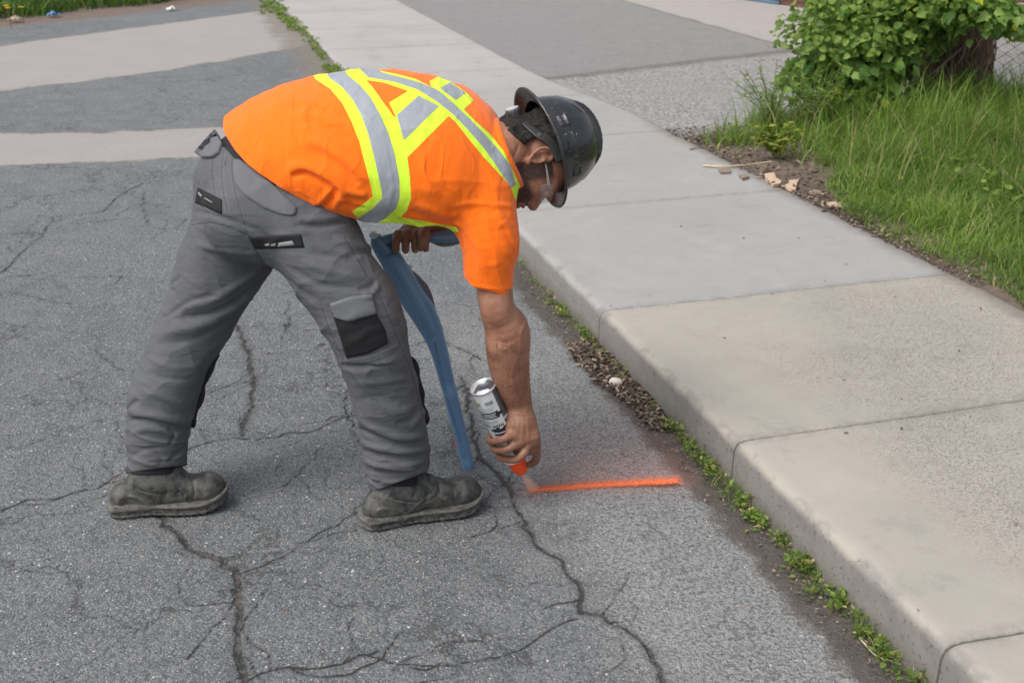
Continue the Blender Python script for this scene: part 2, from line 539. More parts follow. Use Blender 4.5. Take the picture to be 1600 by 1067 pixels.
torso_in = loft([(at(400, 275, 2.79), .15, .10), (at(520, 240, 2.83), .15, .105), (at(640, 240, 2.85), .17, .11), (at(720, 240, 2.86), .15, .09), (at(765, 236, 2.86), .09, .07)], LAT, 3)
legs_in = union([tube([(at(470, 345, 2.70), .085), (at(548, 480, 2.64), .07), (at(598, 600, 2.64), .055), (at(618, 745, 2.66), .04)], 3),
                 tube([(at(385, 290, 2.84), .085), (at(312, 500, 2.79), .07), (at(260, 620, 2.76), .055), (at(246, 715, 2.76), .04)], 3),
                 (ellip(at(420, 300, 2.77), (LAT, SPN, DOR), (.15, .12, .10)), .05)], .03)
body = union([torso_in, (legs_in, .05), (arm_r, .03), (arm_l, .03), (neck, .03), (head, .015), (hand_r, .012), (hand_l, .012)])

def body_attrs(V):
    q = V - HC; f, u, r = q @ F_, q @ U_, q @ R_
    near = (np.abs(r) < .12) & (np.abs(u) < .2) & (f > -.2) & (f < .2)
    be = 1 / (1 + np.exp(np.clip(-(-u - 0.040 + 0.10 * np.clip(f, -.05, .1)) / 0.004, -50, 50)))       # jaw line
    side = 1 / (1 + np.exp(-(0.020 - np.abs(f - 0.034)) / 0.004)) * (u > -.07) * (u < .03)
    be = np.maximum(be * (f > 0.0), side)
    be = np.maximum(be, np.exp(-(((u + 0.045) / .005) ** 2)) * (f > .075) * (f < .106))
    be = be * near * (u < .03) * np.where((f > .100) & (u > -.040), 0, 1)
    lips = np.exp(-((u + 0.057) / .007) ** 2) * (f > .098) * (np.abs(r) < .024) * near
    be = be * (1 - np.clip(lips * 2, 0, 1))
    dirt = np.zeros(len(V))
    for hnd in (hand_r, hand_l):
        m = np.all((V > hnd.lo - .03) & (V < hnd.hi + .03), axis=1)
        dirt[m] = np.maximum(dirt[m], np.clip(0.8 - np.abs(hnd(V[m])) / .03, 0, 1) * .6)
    nail = np.zeros(len(V))
    for f_, (du, dv) in zip(fingers, ((-1, 1), (-1, 1), (-1, 1), (0, 0))):
        if du == 0: continue
    for q in ((767, 690, 2.668), (774, 707, 2.668), (788, 724, 2.672)):
        nail = np.maximum(nail, np.exp(-(np.linalg.norm(V - at(*q), axis=1) / .006) ** 4))
    ah = np.clip((V[:, 2] - .20) / .05, 0, 1) * np.clip((.56 - V[:, 2]) / .06, 0, 1) * (V[:, 0] > -.12) * (V[:, 1] < 2.85)
    return {'nail': np.clip(nail, 0, 1) * .6, 'armhair': ah, 'beard': np.clip(be * 1.15, 0, 1) * .97, 'lips': np.clip(lips, 0, 1) * .7, 'dirt': dirt}
body = folds(body, [
    ([(830, 560), (822, 590), (826, 620), (820, 648)], .0016, .004), ([(806, 560), (800, 590), (808, 625)], .0014, .004), ([(822, 500), (812, 530), (818, 556)], .0022, .005),
    ([(775, 530), (790, 536), (806, 530)], -.0024, .006), ([(778, 542), (792, 548)], .002, .006),
    ([(812, 655), (808, 670), (806, 680)], .0022, .0035), ([(817, 655), (816, 674), (816, 688)], .0024, .0035), ([(823, 655), (826, 676), (826, 694)], .0022, .0035),
    ([(802, 648), (816, 651), (830, 649)], -.0016, .003), ([(800, 642), (815, 644), (831, 642)], -.0010, .003),
    ([(786, 684), (787, 690), (788, 694)], -.0016, .002), ([(791, 699), (792, 705), (794, 710)], -.0016, .002), ([(806, 713), (807, 719), (809, 723)], -.0016, .002),
    ([(798, 250), (806, 240), (811, 225)], -.003, .004), ([(806, 262), (816, 250), (822, 240)], -.002, .004)])
sdf_obj('body', body, 0.0032, M_skin.m, worker, attrs=body_attrs)

# --- shirt
shirt_nodes = [(at(372, 277, 2.80), .175, .116), (at(450, 243, 2.81), .200, .140), (at(540, 228, 2.82), .220, .152), (at(620, 228, 2.84), .228, .153),
               (at(690, 238, 2.85), .222, .140), (at(738, 250, 2.85), .168, .106), (at(768, 243, 2.86), .112, .088), (at(806, 240, 2.85), .090, .084)]
tor = loft(shirt_nodes, LAT, 5)
slv = tube([(at(728, 285, 2.80), .100), (at(752, 325, 2.75), .083), (at(766, 380, 2.71), .0715), (at(763, 425, 2.70), .0620), (at(762, 500, 2.70), .0605)], 5)
slv_l = tube([(at(700, 205, 2.98), .080), (at(712, 260, 3.05), .078), (at(712, 318, 3.06), .062)], 4)
shirt0 = union([tor, (slv, .04), (slv_l, .06)])
def wob(P, amp, sc, seed):                       # soft uneven cloth
    r = np.random.RandomState(seed); d = np.zeros(len(P), np.float32)
    for i in range(5):
        k = nrm(r.normal(size=3)) * sc * (1 + i * .45)
        d += np.sin(P @ k.astype(np.float32) + r.rand() * 6 + 1.3 * np.sin(P @ (nrm(r.normal(size=3)) * sc * .6).astype(np.float32))) / (1 + i * .6)
    return amp * d
def creases(P, a, k, seed, amp, sharp=3.0):
    """uneven sharp-crested wrinkles running across direction a"""
    r = np.random.RandomState(seed); a = nrm(a).astype(np.float32)
    v1, v2, v3 = [nrm(r.normal(size=3)).astype(np.float32) for _ in range(3)]
    ph = P @ a * k + 1.6 * np.sin(P @ v1 * k * .33 + 1) + 1.1 * np.sin(P @ v2 * k * .55 + 2) + .5 * np.sin(P @ v3 * k * 1.1)
    m = np.clip(.5 + .5 * np.sin(P @ v2 * k * .28 + 2.2 * np.sin(P @ v3 * k * .2)) + .25 * np.sin(P @ v1 * k * .7), 0, 1)
    return amp * m * ((1 - np.abs(np.sin(ph * .5))) ** sharp)
shirt1 = folds(shirt0, [
    ([(448, 268), (468, 262), (492, 268), (515, 281), (533, 300), (541, 318)], .010, .014),
    ([(455, 276), (474, 270), (496, 279), (520, 293), (535, 312)], -.013, .008),
    ([(490, 330), (505, 320), (522, 300), (530, 292)], -.008, .007),
    ([(497, 322), (512, 306), (526, 290)], .007, .009),
    ([(520, 330), (530, 312), (535, 300)], .006, .008),
    ([(534, 303), (552, 311), (575, 315)], -.007, .006),
    ([(530, 315), (550, 324), (572, 326)], -.005, .005),
    ([(540, 296), (556, 303), (574, 306)], .005, .007),
    ([(470, 215), (510, 232), (548, 258), (575, 285)], .005, .012),
    ([(478, 232), (510, 246), (540, 268), (560, 290)], -.005, .012),
    ([(455, 178), (500, 183), (548, 205)], .003, .010), ([(460, 192), (505, 198), (545, 222)], -.003, .010),
    ([(400, 230), (430, 262), (450, 300)], .004, .016), ([(380, 215), (405, 250), (440, 290)], -.003, .014),
    ([(420, 165), (480, 160), (530, 172)], .002, .014),
    ([(640, 330), (680, 345), (712, 352)], -.006, .008), ([(650, 318), (690, 335), (716, 338)], .005, .010),
    ([(712, 352), (720, 368), (724, 390)], -.005, .006), ([(730, 330), (745, 372), (760, 430)], .004, .012),
    ([(718, 340), (735, 385), (742, 440)], -.003, .009), ([(756, 330), (776, 370), (800, 412)], .005, .012),
    ([(764, 345), (782, 385), (803, 420)], -.006, .010), ([(775, 330), (793, 360), (806, 392)], .005, .010), ([(783, 350), (797, 375), (806, 402)], -.005, .006),
    ([(705, 322), (735, 318), (770, 320), (805, 324)], .0035, .006),
    ([(680, 300), (700, 325), (708, 350)], -.004, .010), ([(660, 290), (690, 312), (705, 335)], .003, .010),
])
shirt1 = wrap((lambda f: lambda P: f(P) - wob(P, .0009, 42, 3) - creases(P, img(.25, .8, .4), 46, 4, .0042, 4) * np.clip(1.25 - np.abs(P[:, 0] + .45) * 1.6, .25, 1) - creases(P, img(.9, .35, 0), 58, 6, .0030, 5))(shirt1), shirt0)
hA, hB, hC = raycast(tor, [(348, 203), (415, 279), (530, 337)])
hemn = nrm(np.cross(hB - hA, hC - hA)); hemn = hemn if hemn @ SPN > 0 else -hemn
hem = plane(hB, hemn)
hem_k = 6.0
def hemf(P):                                      # slightly bowed hem line
    q = P - hB
    return hem(P) 
sh = plane(at(762, 461, 2.70), nrm(img(-0.27, -1, 0.12)))
slh = plane(at(712, 325, 3.06), nrm(img(0.1, -1, 0.3)))
nkp = plane(at(799, 235, 2.86), nrm(img(.93, .36, .12)))
def shirt(P):
    d = shirt1(P); inner = shirt0(P) + .013
    h = hemf(P)
    near_hem = np.minimum(np.abs(h), np.abs(sh(P)))
    d = smax(d, -h, .004)
    d = smax(d, sh(P), .004)
    m = nkp(P)
    d = smax(d, m, .012)
    # open ends
    return smax(d, -smax(inner, near_hem - .035, .004), .003)
shirt.lo, shirt.hi = shirt0.lo, shirt0.hi
LIME = [
    [(493, 123), (517, 139), (536, 162), (550, 190), (562, 221), (573, 263), (581, 294), (583, 308), (569, 319), (551, 331), (575, 362), (600, 357), (624, 341), (635, 330), (642, 310), (640, 277), (636, 246), (629, 221), (618, 187), (601, 164), (581, 136), (566, 120), (555, 95), (480, 95)],
    [(545, 108), (574, 125), (601, 129), (638, 142), (662, 152), (685, 164), (702, 180), (717, 196), (733, 217), (757, 246), (782, 273), (798, 291), (806, 312), (812, 290), (800, 266), (787, 237), (765, 210), (740, 188), (714, 161), (694, 148), (672, 136), (648, 124), (620, 117), (590, 111), (570, 95)],
    [(609, 161), (639, 143), (657, 150), (687, 166), (702, 180), (636, 246), (628, 215), (618, 180)],
    [(672, 128), (684, 121), (703, 128), (729, 146), (739, 157), (722, 173), (704, 166), (680, 148)],
    [(620, 340), (660, 346), (713, 356), (716, 362), (668, 358), (645, 354), (612, 349)],
    [(566, 353), (606, 351), (625, 352), (606, 362), (570, 364)],
]
SILV = [
    [(514, 122), (534, 136), (551, 156), (565, 181), (576, 212), (584, 243), (591, 274), (597, 302), (597, 310), (581, 327), (559, 342), (573, 358), (601, 342), (618, 327), (624, 310), (624, 282), (617, 243), (607, 209), (593, 178), (579, 153), (562, 133), (542, 117), (532, 90), (500, 90)],
    [(562, 108), (575, 121), (615, 128), (652, 140), (684, 160), (709, 180), (733, 205), (758, 234), (777, 261), (798, 294), (806, 288), (797, 258), (777, 232), (757, 210), (738, 190), (709, 162), (684, 141), (658, 130), (630, 122), (597, 114), (575, 100)],
    [(620, 180), (654, 150), (686, 166), (631, 220)],
    [(687, 138), (703, 129), (728, 146), (712, 157)],
    [(600, 350), (640, 353), (655, 357), (640, 362), (596, 361)],
]
def stripe_attrs(V):
    g = grad(shirt0, V.astype(np.float32)); vd = V - CAM
    facing = (g * vd).sum(1) < 0
    mid = at(600, 236, 2.83)
    q = V - mid; W = V - 2 * (q @ LAT)[:, None] * LAT
    use = np.where(facing[:, None], V, W)
    uv = pix(use)
    arm_ = np.maximum(0, 0)
    sl = slv(V.astype(np.float32)) < tor(V.astype(np.float32)) - .0
    L = np.min([inpoly(uv, p) for p in LIME], 0); Sv = np.min([inpoly(uv, p) for p in SILV], 0)
    V3 = V.astype(np.float32); hd = np.minimum(np.abs(hemf(V3) - .016), np.abs(sh(V3) + .016)) * 1000
    return {'lime': L - .7, 'silver': Sv, 'hemd': hd}
M_shirt = NT('fluorescent_orange_cloth')
def build_shirt_mat():
    t = M_shirt
    weave = t.noise(900, 1, 0.5)
    lime = t.step(t.attr('lime'), -0.35, 0.35, 1, 0); sil = t.step(t.attr('silver'), -0.35, 0.35, 1, 0)
    stripe = t.math('MAXIMUM', lime, sil)
    org = t.mix(t.noise(9, 3), (1.0, 0.155, 0.003, 1), (1.0, 0.185, 0.004, 1))
    c = t.mix(lime, org, (0.68, 0.98, 0.055, 1))
    c = t.mix(sil, c, t.mix(t.noise(25, 4, 0.7), (0.27, 0.30, 0.34, 1), (0.36, 0.39, 0.43, 1)))
    c = t.mix(t.math('MULTIPLY', t.step(t.noise(7, 5, 0.75), 0.55, 0.75), 0.10), c, (0.25, 0.10, 0.04, 1))
    c = t.mix(t.step(t.attr('hemd'), 0.5, 1.8, 0.45, 0), c, (0.42, 0.07, 0.005, 1))
    stv = t.math('MULTIPLY', t.step(t.math('ABSOLUTE', t.math('ADD', t.attr('lime'), 1.6)), 0.15, 0.5, 1, 0), t.step(t.voro(230), 0.25, 0.45, 1, 0))
    c = t.mix(t.math('MULTIPLY', stv, 0.30), c, (0.22, 0.30, 0.02, 1))
    edge = t.math('MULTIPLY', t.step(t.math('ABSOLUTE', t.attr('silver')), 0.0, 0.7, 1, 0), 0.18)
    c = t.mix(edge, c, (0.2, 0.25, 0.05, 1))
    t.bs(Base_Color=c, Roughness=t.math('MULTIPLY_ADD', sil, -0.25, 0.85))
    t.set(t.b, 'Sheen Weight', t.math('MULTIPLY_ADD', stripe, -0.15, 0.2)); t.set(t.b, 'Specular IOR Level', 0.25) if False else None
    t.b.inputs['Specular IOR Level'].default_value = 0.25
    h = t.math('ADD', t.math('MULTIPLY', weave, 0.25), t.math('MULTIPLY', stripe, 0.8))
    mp = t.n('Mapping'); t.set(mp, 'Vector', t.co()); mp.inputs['Scale'].default_value = (26, 7, 9)
    wr = t.noise(1.6, 3, 0.55, mp.outputs[0], 1.2)
    h2 = t.math('MULTIPLY', t.math('MULTIPLY', wr, sil), 1.1)
    mpc = t.n('Mapping'); t.set(mpc, 'Vector', t.co()); mpc.inputs['Scale'].default_value = (1.5, .7, .8); mpc.inputs['Rotation'].default_value = (0, -.5, 0)
    h3 = t.math('ADD', t.math('MULTIPLY', t.noise(22, 3, 0.5), 2.0), t.math('ADD', t.math('MULTIPLY', ridged(t, 9, mpc.outputs[0], .06, 2), 0.9), t.math('MULTIPLY', ridged(t, 30, mpc.outputs[0], .05, 2), 0.15)))
    t.bs(Normal=t.bump(t.math('ADD', t.math('ADD', h, h2), h3), 0.0012))
build_shirt_mat()
sdf_obj('shirt', shirt, 0.0036, M_shirt.m, worker, attrs=stripe_attrs)
# dark undershirt showing above the waistband
M_black = simple('black_cloth', (0.012, 0.012, 0.015, 1), 0.85, var=.3, vs=60, bump=.0006, bs=500)
under = loft([(at(402, 272, 2.79), .150, .100), (at(430, 262, 2.80), .160, .112), (at(470, 250, 2.81), .165, .115)], LAT, 3)


# --- trousers
mt = mpp(2.72)
leg_r = tube([(at(468, 345, 2.70), .108), (at(508, 410, 2.665), .104), (at(557, 478, 2.64), .1020), (at(580, 538, 2.63), .0935), (at(598, 600, 2.635), .0885),
              (at(610, 650, 2.645), .0855), (at(619, 700, 2.655), .0885), (at(618, 742, 2.665), .0800)], 5)
leg_l = tube([(at(385, 305, 2.85), .112), (at(362, 380, 2.83), .118), (at(339, 432, 2.82), .107), (at(307, 500, 2.80), .0930), (at(278, 560, 2.775), .0865), (at(256, 620, 2.750), .0885),
              (at(248, 665, 2.735), .0840), (at(245, 700, 2.725), .0805), (at(246, 735, 2.72), .0765)], 5)
pelv = union([(ellip(at(412, 318, 2.78), (LAT, SPN, DOR), (.165, .140, .125)), 0),
              (loft([(at(394, 285, 2.78), .165, .112), (at(420, 268, 2.79), .165, .118), (at(470, 250, 2.80), .165, .112)], LAT, 3), .03),
              (ellip(at(500, 375, 2.72), (CR, CU, CB), (.10, .075, .10)), .05),
              (ellip(at(374, 285, 2.86), (LAT, SPN, DOR), (.085, .105, .100)), .04),
              (ellip(at(395, 340, 2.70), (LAT, SPN, DOR), (.095, .115, .105)), .04)])
tr0 = union([pelv, (leg_r, .05), (leg_l, .05)])
def fr(a, b, n=1): return [a, b]
tr1 = folds(tr0, [(uv_, A_ * 1.35, w_ * .9) for uv_, A_, w_ in [
    # left leg: drag lines from the crotch, knee and ankle creases
    ([(415, 415), (380, 440), (330, 470), (275, 480)], .006, .012), ([(418, 428), (385, 458), (335, 488), (265, 500)], -.006, .010),
    ([(405, 448), (370, 480), (310, 510), (245, 520)], .006, .013), ([(395, 470), (360, 500), (305, 530), (238, 540)], -.004, .010),
    ([(300, 380), (350, 392), (410, 400)], .003, .012), ([(275, 455), (262, 450), (285, 430)], -.005, .007),
    ([(250, 500), (300, 470), (345, 462)], -.005, .008),
    ([(232, 560), (270, 575), (318, 570)], .003, .010), ([(228, 580), (262, 592), (300, 590)], -.003, .008),
    ([(198, 640), (225, 648), (262, 655), (298, 662)], .010, .012), ([(202, 658), (228, 655), (262, 664), (296, 672)], -.013, .007),
    ([(205, 676), (230, 670), (265, 676), (292, 690)], .006, .009), ([(195, 705), (207, 712), (222, 704), (262, 698)], -.006, .006),
    ([(205, 716), (225, 724), (248, 728)], .004, .007), ([(208, 700), (240, 706), (258, 725)], -.005, .005), ([(262, 700), (272, 680), (262, 668)], -.005, .006),
    ([(262, 722), (280, 706), (292, 696)], -.005, .006), ([(215, 610), (250, 618), (300, 640)], .003, .010), ([(196, 645), (205, 632), (218, 626)], -.006, .007),
    # seat and hip
    ([(300, 330), (340, 338), (400, 360), (425, 378)], -.004, .007), ([(460, 352), (500, 354), (545, 345)], -.006, .007), ([(465, 342), (500, 343), (548, 332)], .005, .009),
    ([(358, 215), (350, 250), (352, 300), (372, 345), (395, 385), (427, 430)], -.004, .006),
    ([(480, 395), (520, 400), (560, 412)], -.004, .010), ([(470, 410), (520, 425), (575, 435)], .004, .012), ([(455, 420), (500, 445), (560, 452)], -.005, .010),
    ([(560, 452), (578, 448), (588, 436)], -.007, .006), ([(565, 462), (583, 458), (593, 445)], .005, .008),
    ([(520, 372), (556, 384), (590, 388)], .004, .012), ([(540, 400), (575, 395), (600, 408)], -.003, .009),
    ([(440, 430), (470, 455), (500, 470)], -.003, .012),
    # right leg below the pocket
    ([(535, 565), (575, 560), (625, 540)], .004, .009), ([(532, 572), (575, 572), (618, 566)], -.005, .007),
    ([(545, 600), (600, 596), (645, 590)], .003, .012), ([(550, 628), (600, 622), (650, 640)], -.003, .012),
    ([(560, 655), (590, 672), (625, 684), (665, 680)], .008, .011), ([(558, 668), (590, 684), (630, 694), (674, 690)], -.008, .008),
    ([(562, 690), (590, 700), (630, 706), (672, 700)], .007, .010), ([(566, 704), (592, 712), (635, 716), (668, 712)], -.009, .007),
    ([(566, 718), (595, 728), (632, 728), (664, 720)], .007, .009), ([(568, 742), (584, 752), (600, 752)], -.006, .005),
    ([(570, 732), (600, 741), (640, 737), (662, 728)], -.006, .006), ([(575, 748), (610, 754), (640, 748)], .005, .007),
    ([(640, 670), (655, 650), (668, 640)], .006, .010), ([(618, 660), (640, 655), (655, 636)], -.006, .008), ([(590, 640), (630, 640), (655, 628)], .003, .012),
    ([(640, 700), (662, 690), (672, 676)], -.006, .006),
]])
def trouser_creases(P):
    low = np.exp(-((P[:, 2] - .16) / .13) ** 2); knee = np.exp(-((P[:, 2] - .50) / .12) ** 2)
    d = creases(P, img(.10, 1, .1), 105, 12, .0070, 3.2) * low
    d += creases(P, img(-.35, .9, 0), 80, 13, .0042, 2.6) * knee
    d += creases(P, img(-.2, .95, .1), 48, 14, .0036, 2.6)
    d += creases(P, img(.75, .6, 0), 55, 15, .0030, 3.2)
    return d
tr1 = wrap((lambda f: lambda P: f(P) - wob(P, .0014, 30, 8) - trouser_creases(P) + .0015)(tr1), tr0)
wA, wB, wC = raycast(pelv, [(341, 214), (392, 262), (440, 298)])
wn = nrm(img(.76, .65, -.10))
waist = plane(wB - wn * .014, wn); WSC = at(400, 235, 2.78).astype(np.float32)
cuf_r = plane(at(602, 762, 2.66), nrm(img(0.38, -1, 0.1))); cuf_l = plane(at(240, 734, 2.72), nrm(img(0.14, -1, 0.1)))
def trousers(P):
    q = P - WSC
    d = smax(tr1(P), np.minimum(waist(P), .170 - np.sqrt((q * q).sum(1))), .004)
    cr_, cl_ = cuf_r(P), cuf_l(P)
    right = P[:, 0] > at(430, 600, 2.7)[0]
    c = np.where(right, cr_, cl_)
    inner = tr0(P) + .010
    d = smax(d, c, .003)
    return smax(d, -smax(inner, np.abs(c) - .03, .004), .003)
trousers.lo, trousers.hi = tr0.lo, tr0.hi
under = wrap(lambda P: smax(pelv(P) + .005, -waist(P) - .035, .004), pelv)
sdf_obj('undershirt', under, 0.005, M_black, worker)
SEAMS = [[(352, 222), (346, 260), (349, 300), (356, 330)], [(366, 222), (362, 262), (368, 300), (382, 350), (396, 385), (427, 428)],
         [(333, 240), (331, 270), (336, 306)], [(540, 372), (556, 400), (580, 440), (597, 470), (612, 505), (628, 545)],
         [(500, 470), (512, 508), (526, 540), (537, 562)], [(628, 545), (642, 580), (655, 625), (660, 650)],
         [(300, 352), (340, 350), (396, 372)], [(536, 568), (580, 560), (625, 542)]]
def seam_attr(V):
    uv = pix(V); g = grad(tr0, V.astype(np.float32)); facing = (g * (V - CAM)).sum(1) < 0
    d = np.full(len(V), 99.0)
    for s in SEAMS:
        L = np.asarray(catmull([list(p) + [0] for p in s], 4)); r, _ = polydist(np.hstack([uv, np.zeros((len(uv), 1))]).astype(np.float32), L)
        d = np.minimum(d, r)
    dust = np.clip((0.30 - V[:, 2]) / .3, 0, 1)
    return {'seam': np.where(facing, d, 99), 'dust': dust}
def trouser_mat():
    t = NT('grey_work_cloth')
    n1 = t.noise(14, 4, 0.6); n2 = t.noise(700, 2, 0.5)
    c = t.mix(n1, (0.086, 0.090, 0.099, 1), (0.126, 0.130, 0.140, 1))
    c = t.mix(t.math('MULTIPLY', t.step(t.noise(38, 5, 0.7), 0.52, 0.75), 0.35), c, (0.14, 0.135, 0.125, 1))
    c = t.mix(t.math('MULTIPLY', t.attr('dust'), t.step(t.noise(50, 4, 0.7), 0.4, 0.7, 0.05, 0.4)), c, (0.16, 0.145, 0.12, 1))
    sm = t.attr('seam')
    c = t.mix(t.step(sm, 0.3, 1.2, 0.45, 0), c, (0.03, 0.03, 0.034, 1))
    th = t.math('MULTIPLY', t.step(t.math('ABSOLUTE', t.math('SUBTRACT', sm, 3.0)), 0.3, 0.8, 1, 0), t.step(t.voro(260), 0.3, 0.5, 1, 0))
    c = t.mix(t.math('MULTIPLY', th, 0.35), c, (0.25, 0.25, 0.26, 1))
    t.bs(Base_Color=c, Roughness=0.85); t.b.inputs['Specular IOR Level'].default_value = 0.3
    h = t.math('ADD', t.math('MULTIPLY', t.noise(24, 3, 0.5), 3.0), t.math('MULTIPLY', n2, 0.45))
    mpc = t.n('Mapping'); t.set(mpc, 'Vector', t.co()); mpc.inputs['Scale'].default_value = (.6, .6, 1.5); mpc.inputs['Rotation'].default_value = (0, .3, 0)
    h = t.math('ADD', h, t.math('MULTIPLY', ridged(t, 13, mpc.outputs[0], .10, 2), 0.9))
    h = t.math('ADD', h, t.math('MULTIPLY', ridged(t, 44, mpc.outputs[0], .06, 2), 0.2))
    h = t.math('ADD', h, t.step(sm, 0.0, 3.0, -0.8, 0))
    t.bs(Normal=t.bump(h, 0.0011))
    return t.m
M_trous = trouser_mat()
trs = sdf_obj('trousers', trousers, 0.0036, M_trous, worker, attrs=seam_attr)

def patch(name, corners, nu, nv, off, thick, base, mat, parent, smooth=True):
    """a piece of cloth sewn on the surface: four edge polylines or four corners, laid on the base and raised along its normals"""
    c = [np.asarray(q, float) for q in corners]
    if c[0].ndim == 1: c = [np.array([c[0], c[1]]), np.array([c[1], c[2]]), np.array([c[3], c[2]]), np.array([c[0], c[3]])]
    def ev(L, t):
        s = np.r_[0, np.cumsum(np.linalg.norm(np.diff(L, axis=0), axis=1))]; s /= s[-1]
        return np.stack([np.interp(t, s, L[:, i]) for i in (0, 1)], -1)
    u = np.linspace(0, 1, nu); v = np.linspace(0, 1, nv)
    T, B, Lf, Rt = ev(c[0], u), ev(c[2], u), ev(c[3], v), ev(c[1], v)
    U, Vv = np.meshgrid(u, v, indexing='ij')
    G = (1 - Vv)[..., None] * T[:, None] + Vv[..., None] * B[:, None] + (1 - U)[..., None] * Lf[None] + U[..., None] * Rt[None] \
        - ((1 - U) * (1 - Vv))[..., None] * T[0] - (U * (1 - Vv))[..., None] * T[-1] - ((1 - U) * Vv)[..., None] * B[0] - (U * Vv)[..., None] * B[-1]
    P = raycast(base, G.reshape(-1, 2)).astype(np.float32)
    N = grad(base, P, .006); N /= np.linalg.norm(N, axis=1)[:, None] + 1e-9
    e = np.minimum(np.minimum(U, 1 - U) * nu, np.minimum(Vv, 1 - Vv) * nv).reshape(-1)
    top = P + N * (off + thick * np.clip(e, 0, 1) ** .5)[:, None]
    low = P - N * .003
    n = nu * nv; V = np.vstack([top, low]); F = []
    idx = lambda i, j: i * nv + j
    for i in range(nu - 1):
        for j in range(nv - 1): F.append((idx(i, j), idx(i+1, j), idx(i+1, j+1), idx(i, j+1)))
    ring = [(i, 0) for i in range(nu)] + [(nu-1, j) for j in range(1, nv)] + [(i, nv-1) for i in range(nu-2, -1, -1)] + [(0, j) for j in range(nv-2, 0, -1)]
    for a, b in zip(ring, ring[1:] + ring[:1]):
        p, q = idx(*a), idx(*b); F.append((q, p, p + n, q + n))
    F = np.array(F)
    f0 = V[F[0]]; nn = np.cross(f0[1] - f0[0], f0[2] - f0[0])
    if nn @ N[0] < 0: F = F[:, ::-1]
    return mesh_obj(name, V, F, mat, parent, smooth)
M_patch = simple('black_patch_cloth', (0.005, 0.005, 0.007, 1), 0.75, var=.25, vs=90, bump=.0005, bs=600)
M_flap = simple('grey_flap_cloth', (0.128, 0.133, 0.144, 1), 0.85, var=.2, vs=30, bump=.0010, bs=60)
M_logo = simple('pale_print', (0.24, 0.24, 0.25, 1), 0.6)
tb = tr1
patch('pocket_flap', [[(364, 252), (372, 248), (395, 262), (425, 287), (464, 325)], [(464, 325), (463, 334), (458, 337)], [(368, 288), (385, 308), (412, 326), (440, 336), (458, 337)], [(364, 252), (364, 270), (368, 288)]], 34, 14, .0015, .0028, tb, M_flap, trs)
patch('pocket_flap', [[(338, 205), (349, 226)], [(349, 226), (344, 240), (335, 247)], [(306, 240), (318, 248), (335, 247)], [(338, 205), (322, 222), (306, 240)]], 18, 18, .006, .003, tb, M_flap, trs)
lb = patch('back_label', [(309, 293), (347, 312), (347, 335), (305, 317)], 20, 10, .001, .002, tb, M_patch, trs)
patch('print', [(312, 300), (318, 306), (316, 309), (311, 303)], 5, 4, .0036, .0004, tb, M_logo, lb)
patch('print', [(321, 309), (333, 316), (333, 318), (321, 311)], 6, 3, .0036, .0004, tb, M_logo, lb)
lb = patch('back_label', [(388, 370), (470, 366), (476, 387), (398, 389)], 30, 10, .001, .002, tb, M_patch, trs)
patch('print', [(436, 379), (457, 376), (461, 383), (435, 385)], 8, 4, .0036, .0004, tb, M_logo, lb)
patch('print', [(414, 381), (422, 380), (422, 384), (416, 384)], 6, 4, .0036, .0004, tb, M_logo, lb)
patch('print', [(424, 382), (431, 379), (432, 384), (425, 384)], 6, 4, .0036, .0004, tb, M_logo, lb)
patch('cargo_pocket', [[(519, 486), (555, 492), (587, 490)], [(587, 490), (600, 512), (606, 536)], [(542, 559), (575, 552), (606, 536)], [(519, 486), (530, 520), (542, 559)]], 24, 24, .003, .004, tb, M_patch, trs)
patch('pocket_flap', [[(516, 474), (548, 463), (580, 460)], [(580, 460), (588, 490)], [(524, 495), (544, 502), (568, 495), (588, 490)], [(516, 474), (524, 495)]], 24, 14, .007, .005, tb, M_flap, trs)
M_knee = simple('knee_pad_cloth', (0.014, 0.014, 0.016, 1), 0.8, var=.3, vs=60, bump=.0008, bs=200)
def kneepad(cs, r):
    reg = tube([(p, r) for p in cs], 3)
    f = wrap(lambda P: smax(tr1(P) - .009 - .003 * np.sin(P[:, 2] * 90), reg(P), .008), reg)
    sdf_obj('knee_pad', f, 0.0042, M_knee, trs)
kneepad([at(656, 574, 2.69), at(664, 604, 2.69), at(672, 640, 2.69)], .040)
kneepad([at(340, 574, 2.80), at(330, 610, 2.79), at(316, 650, 2.775)], .040)
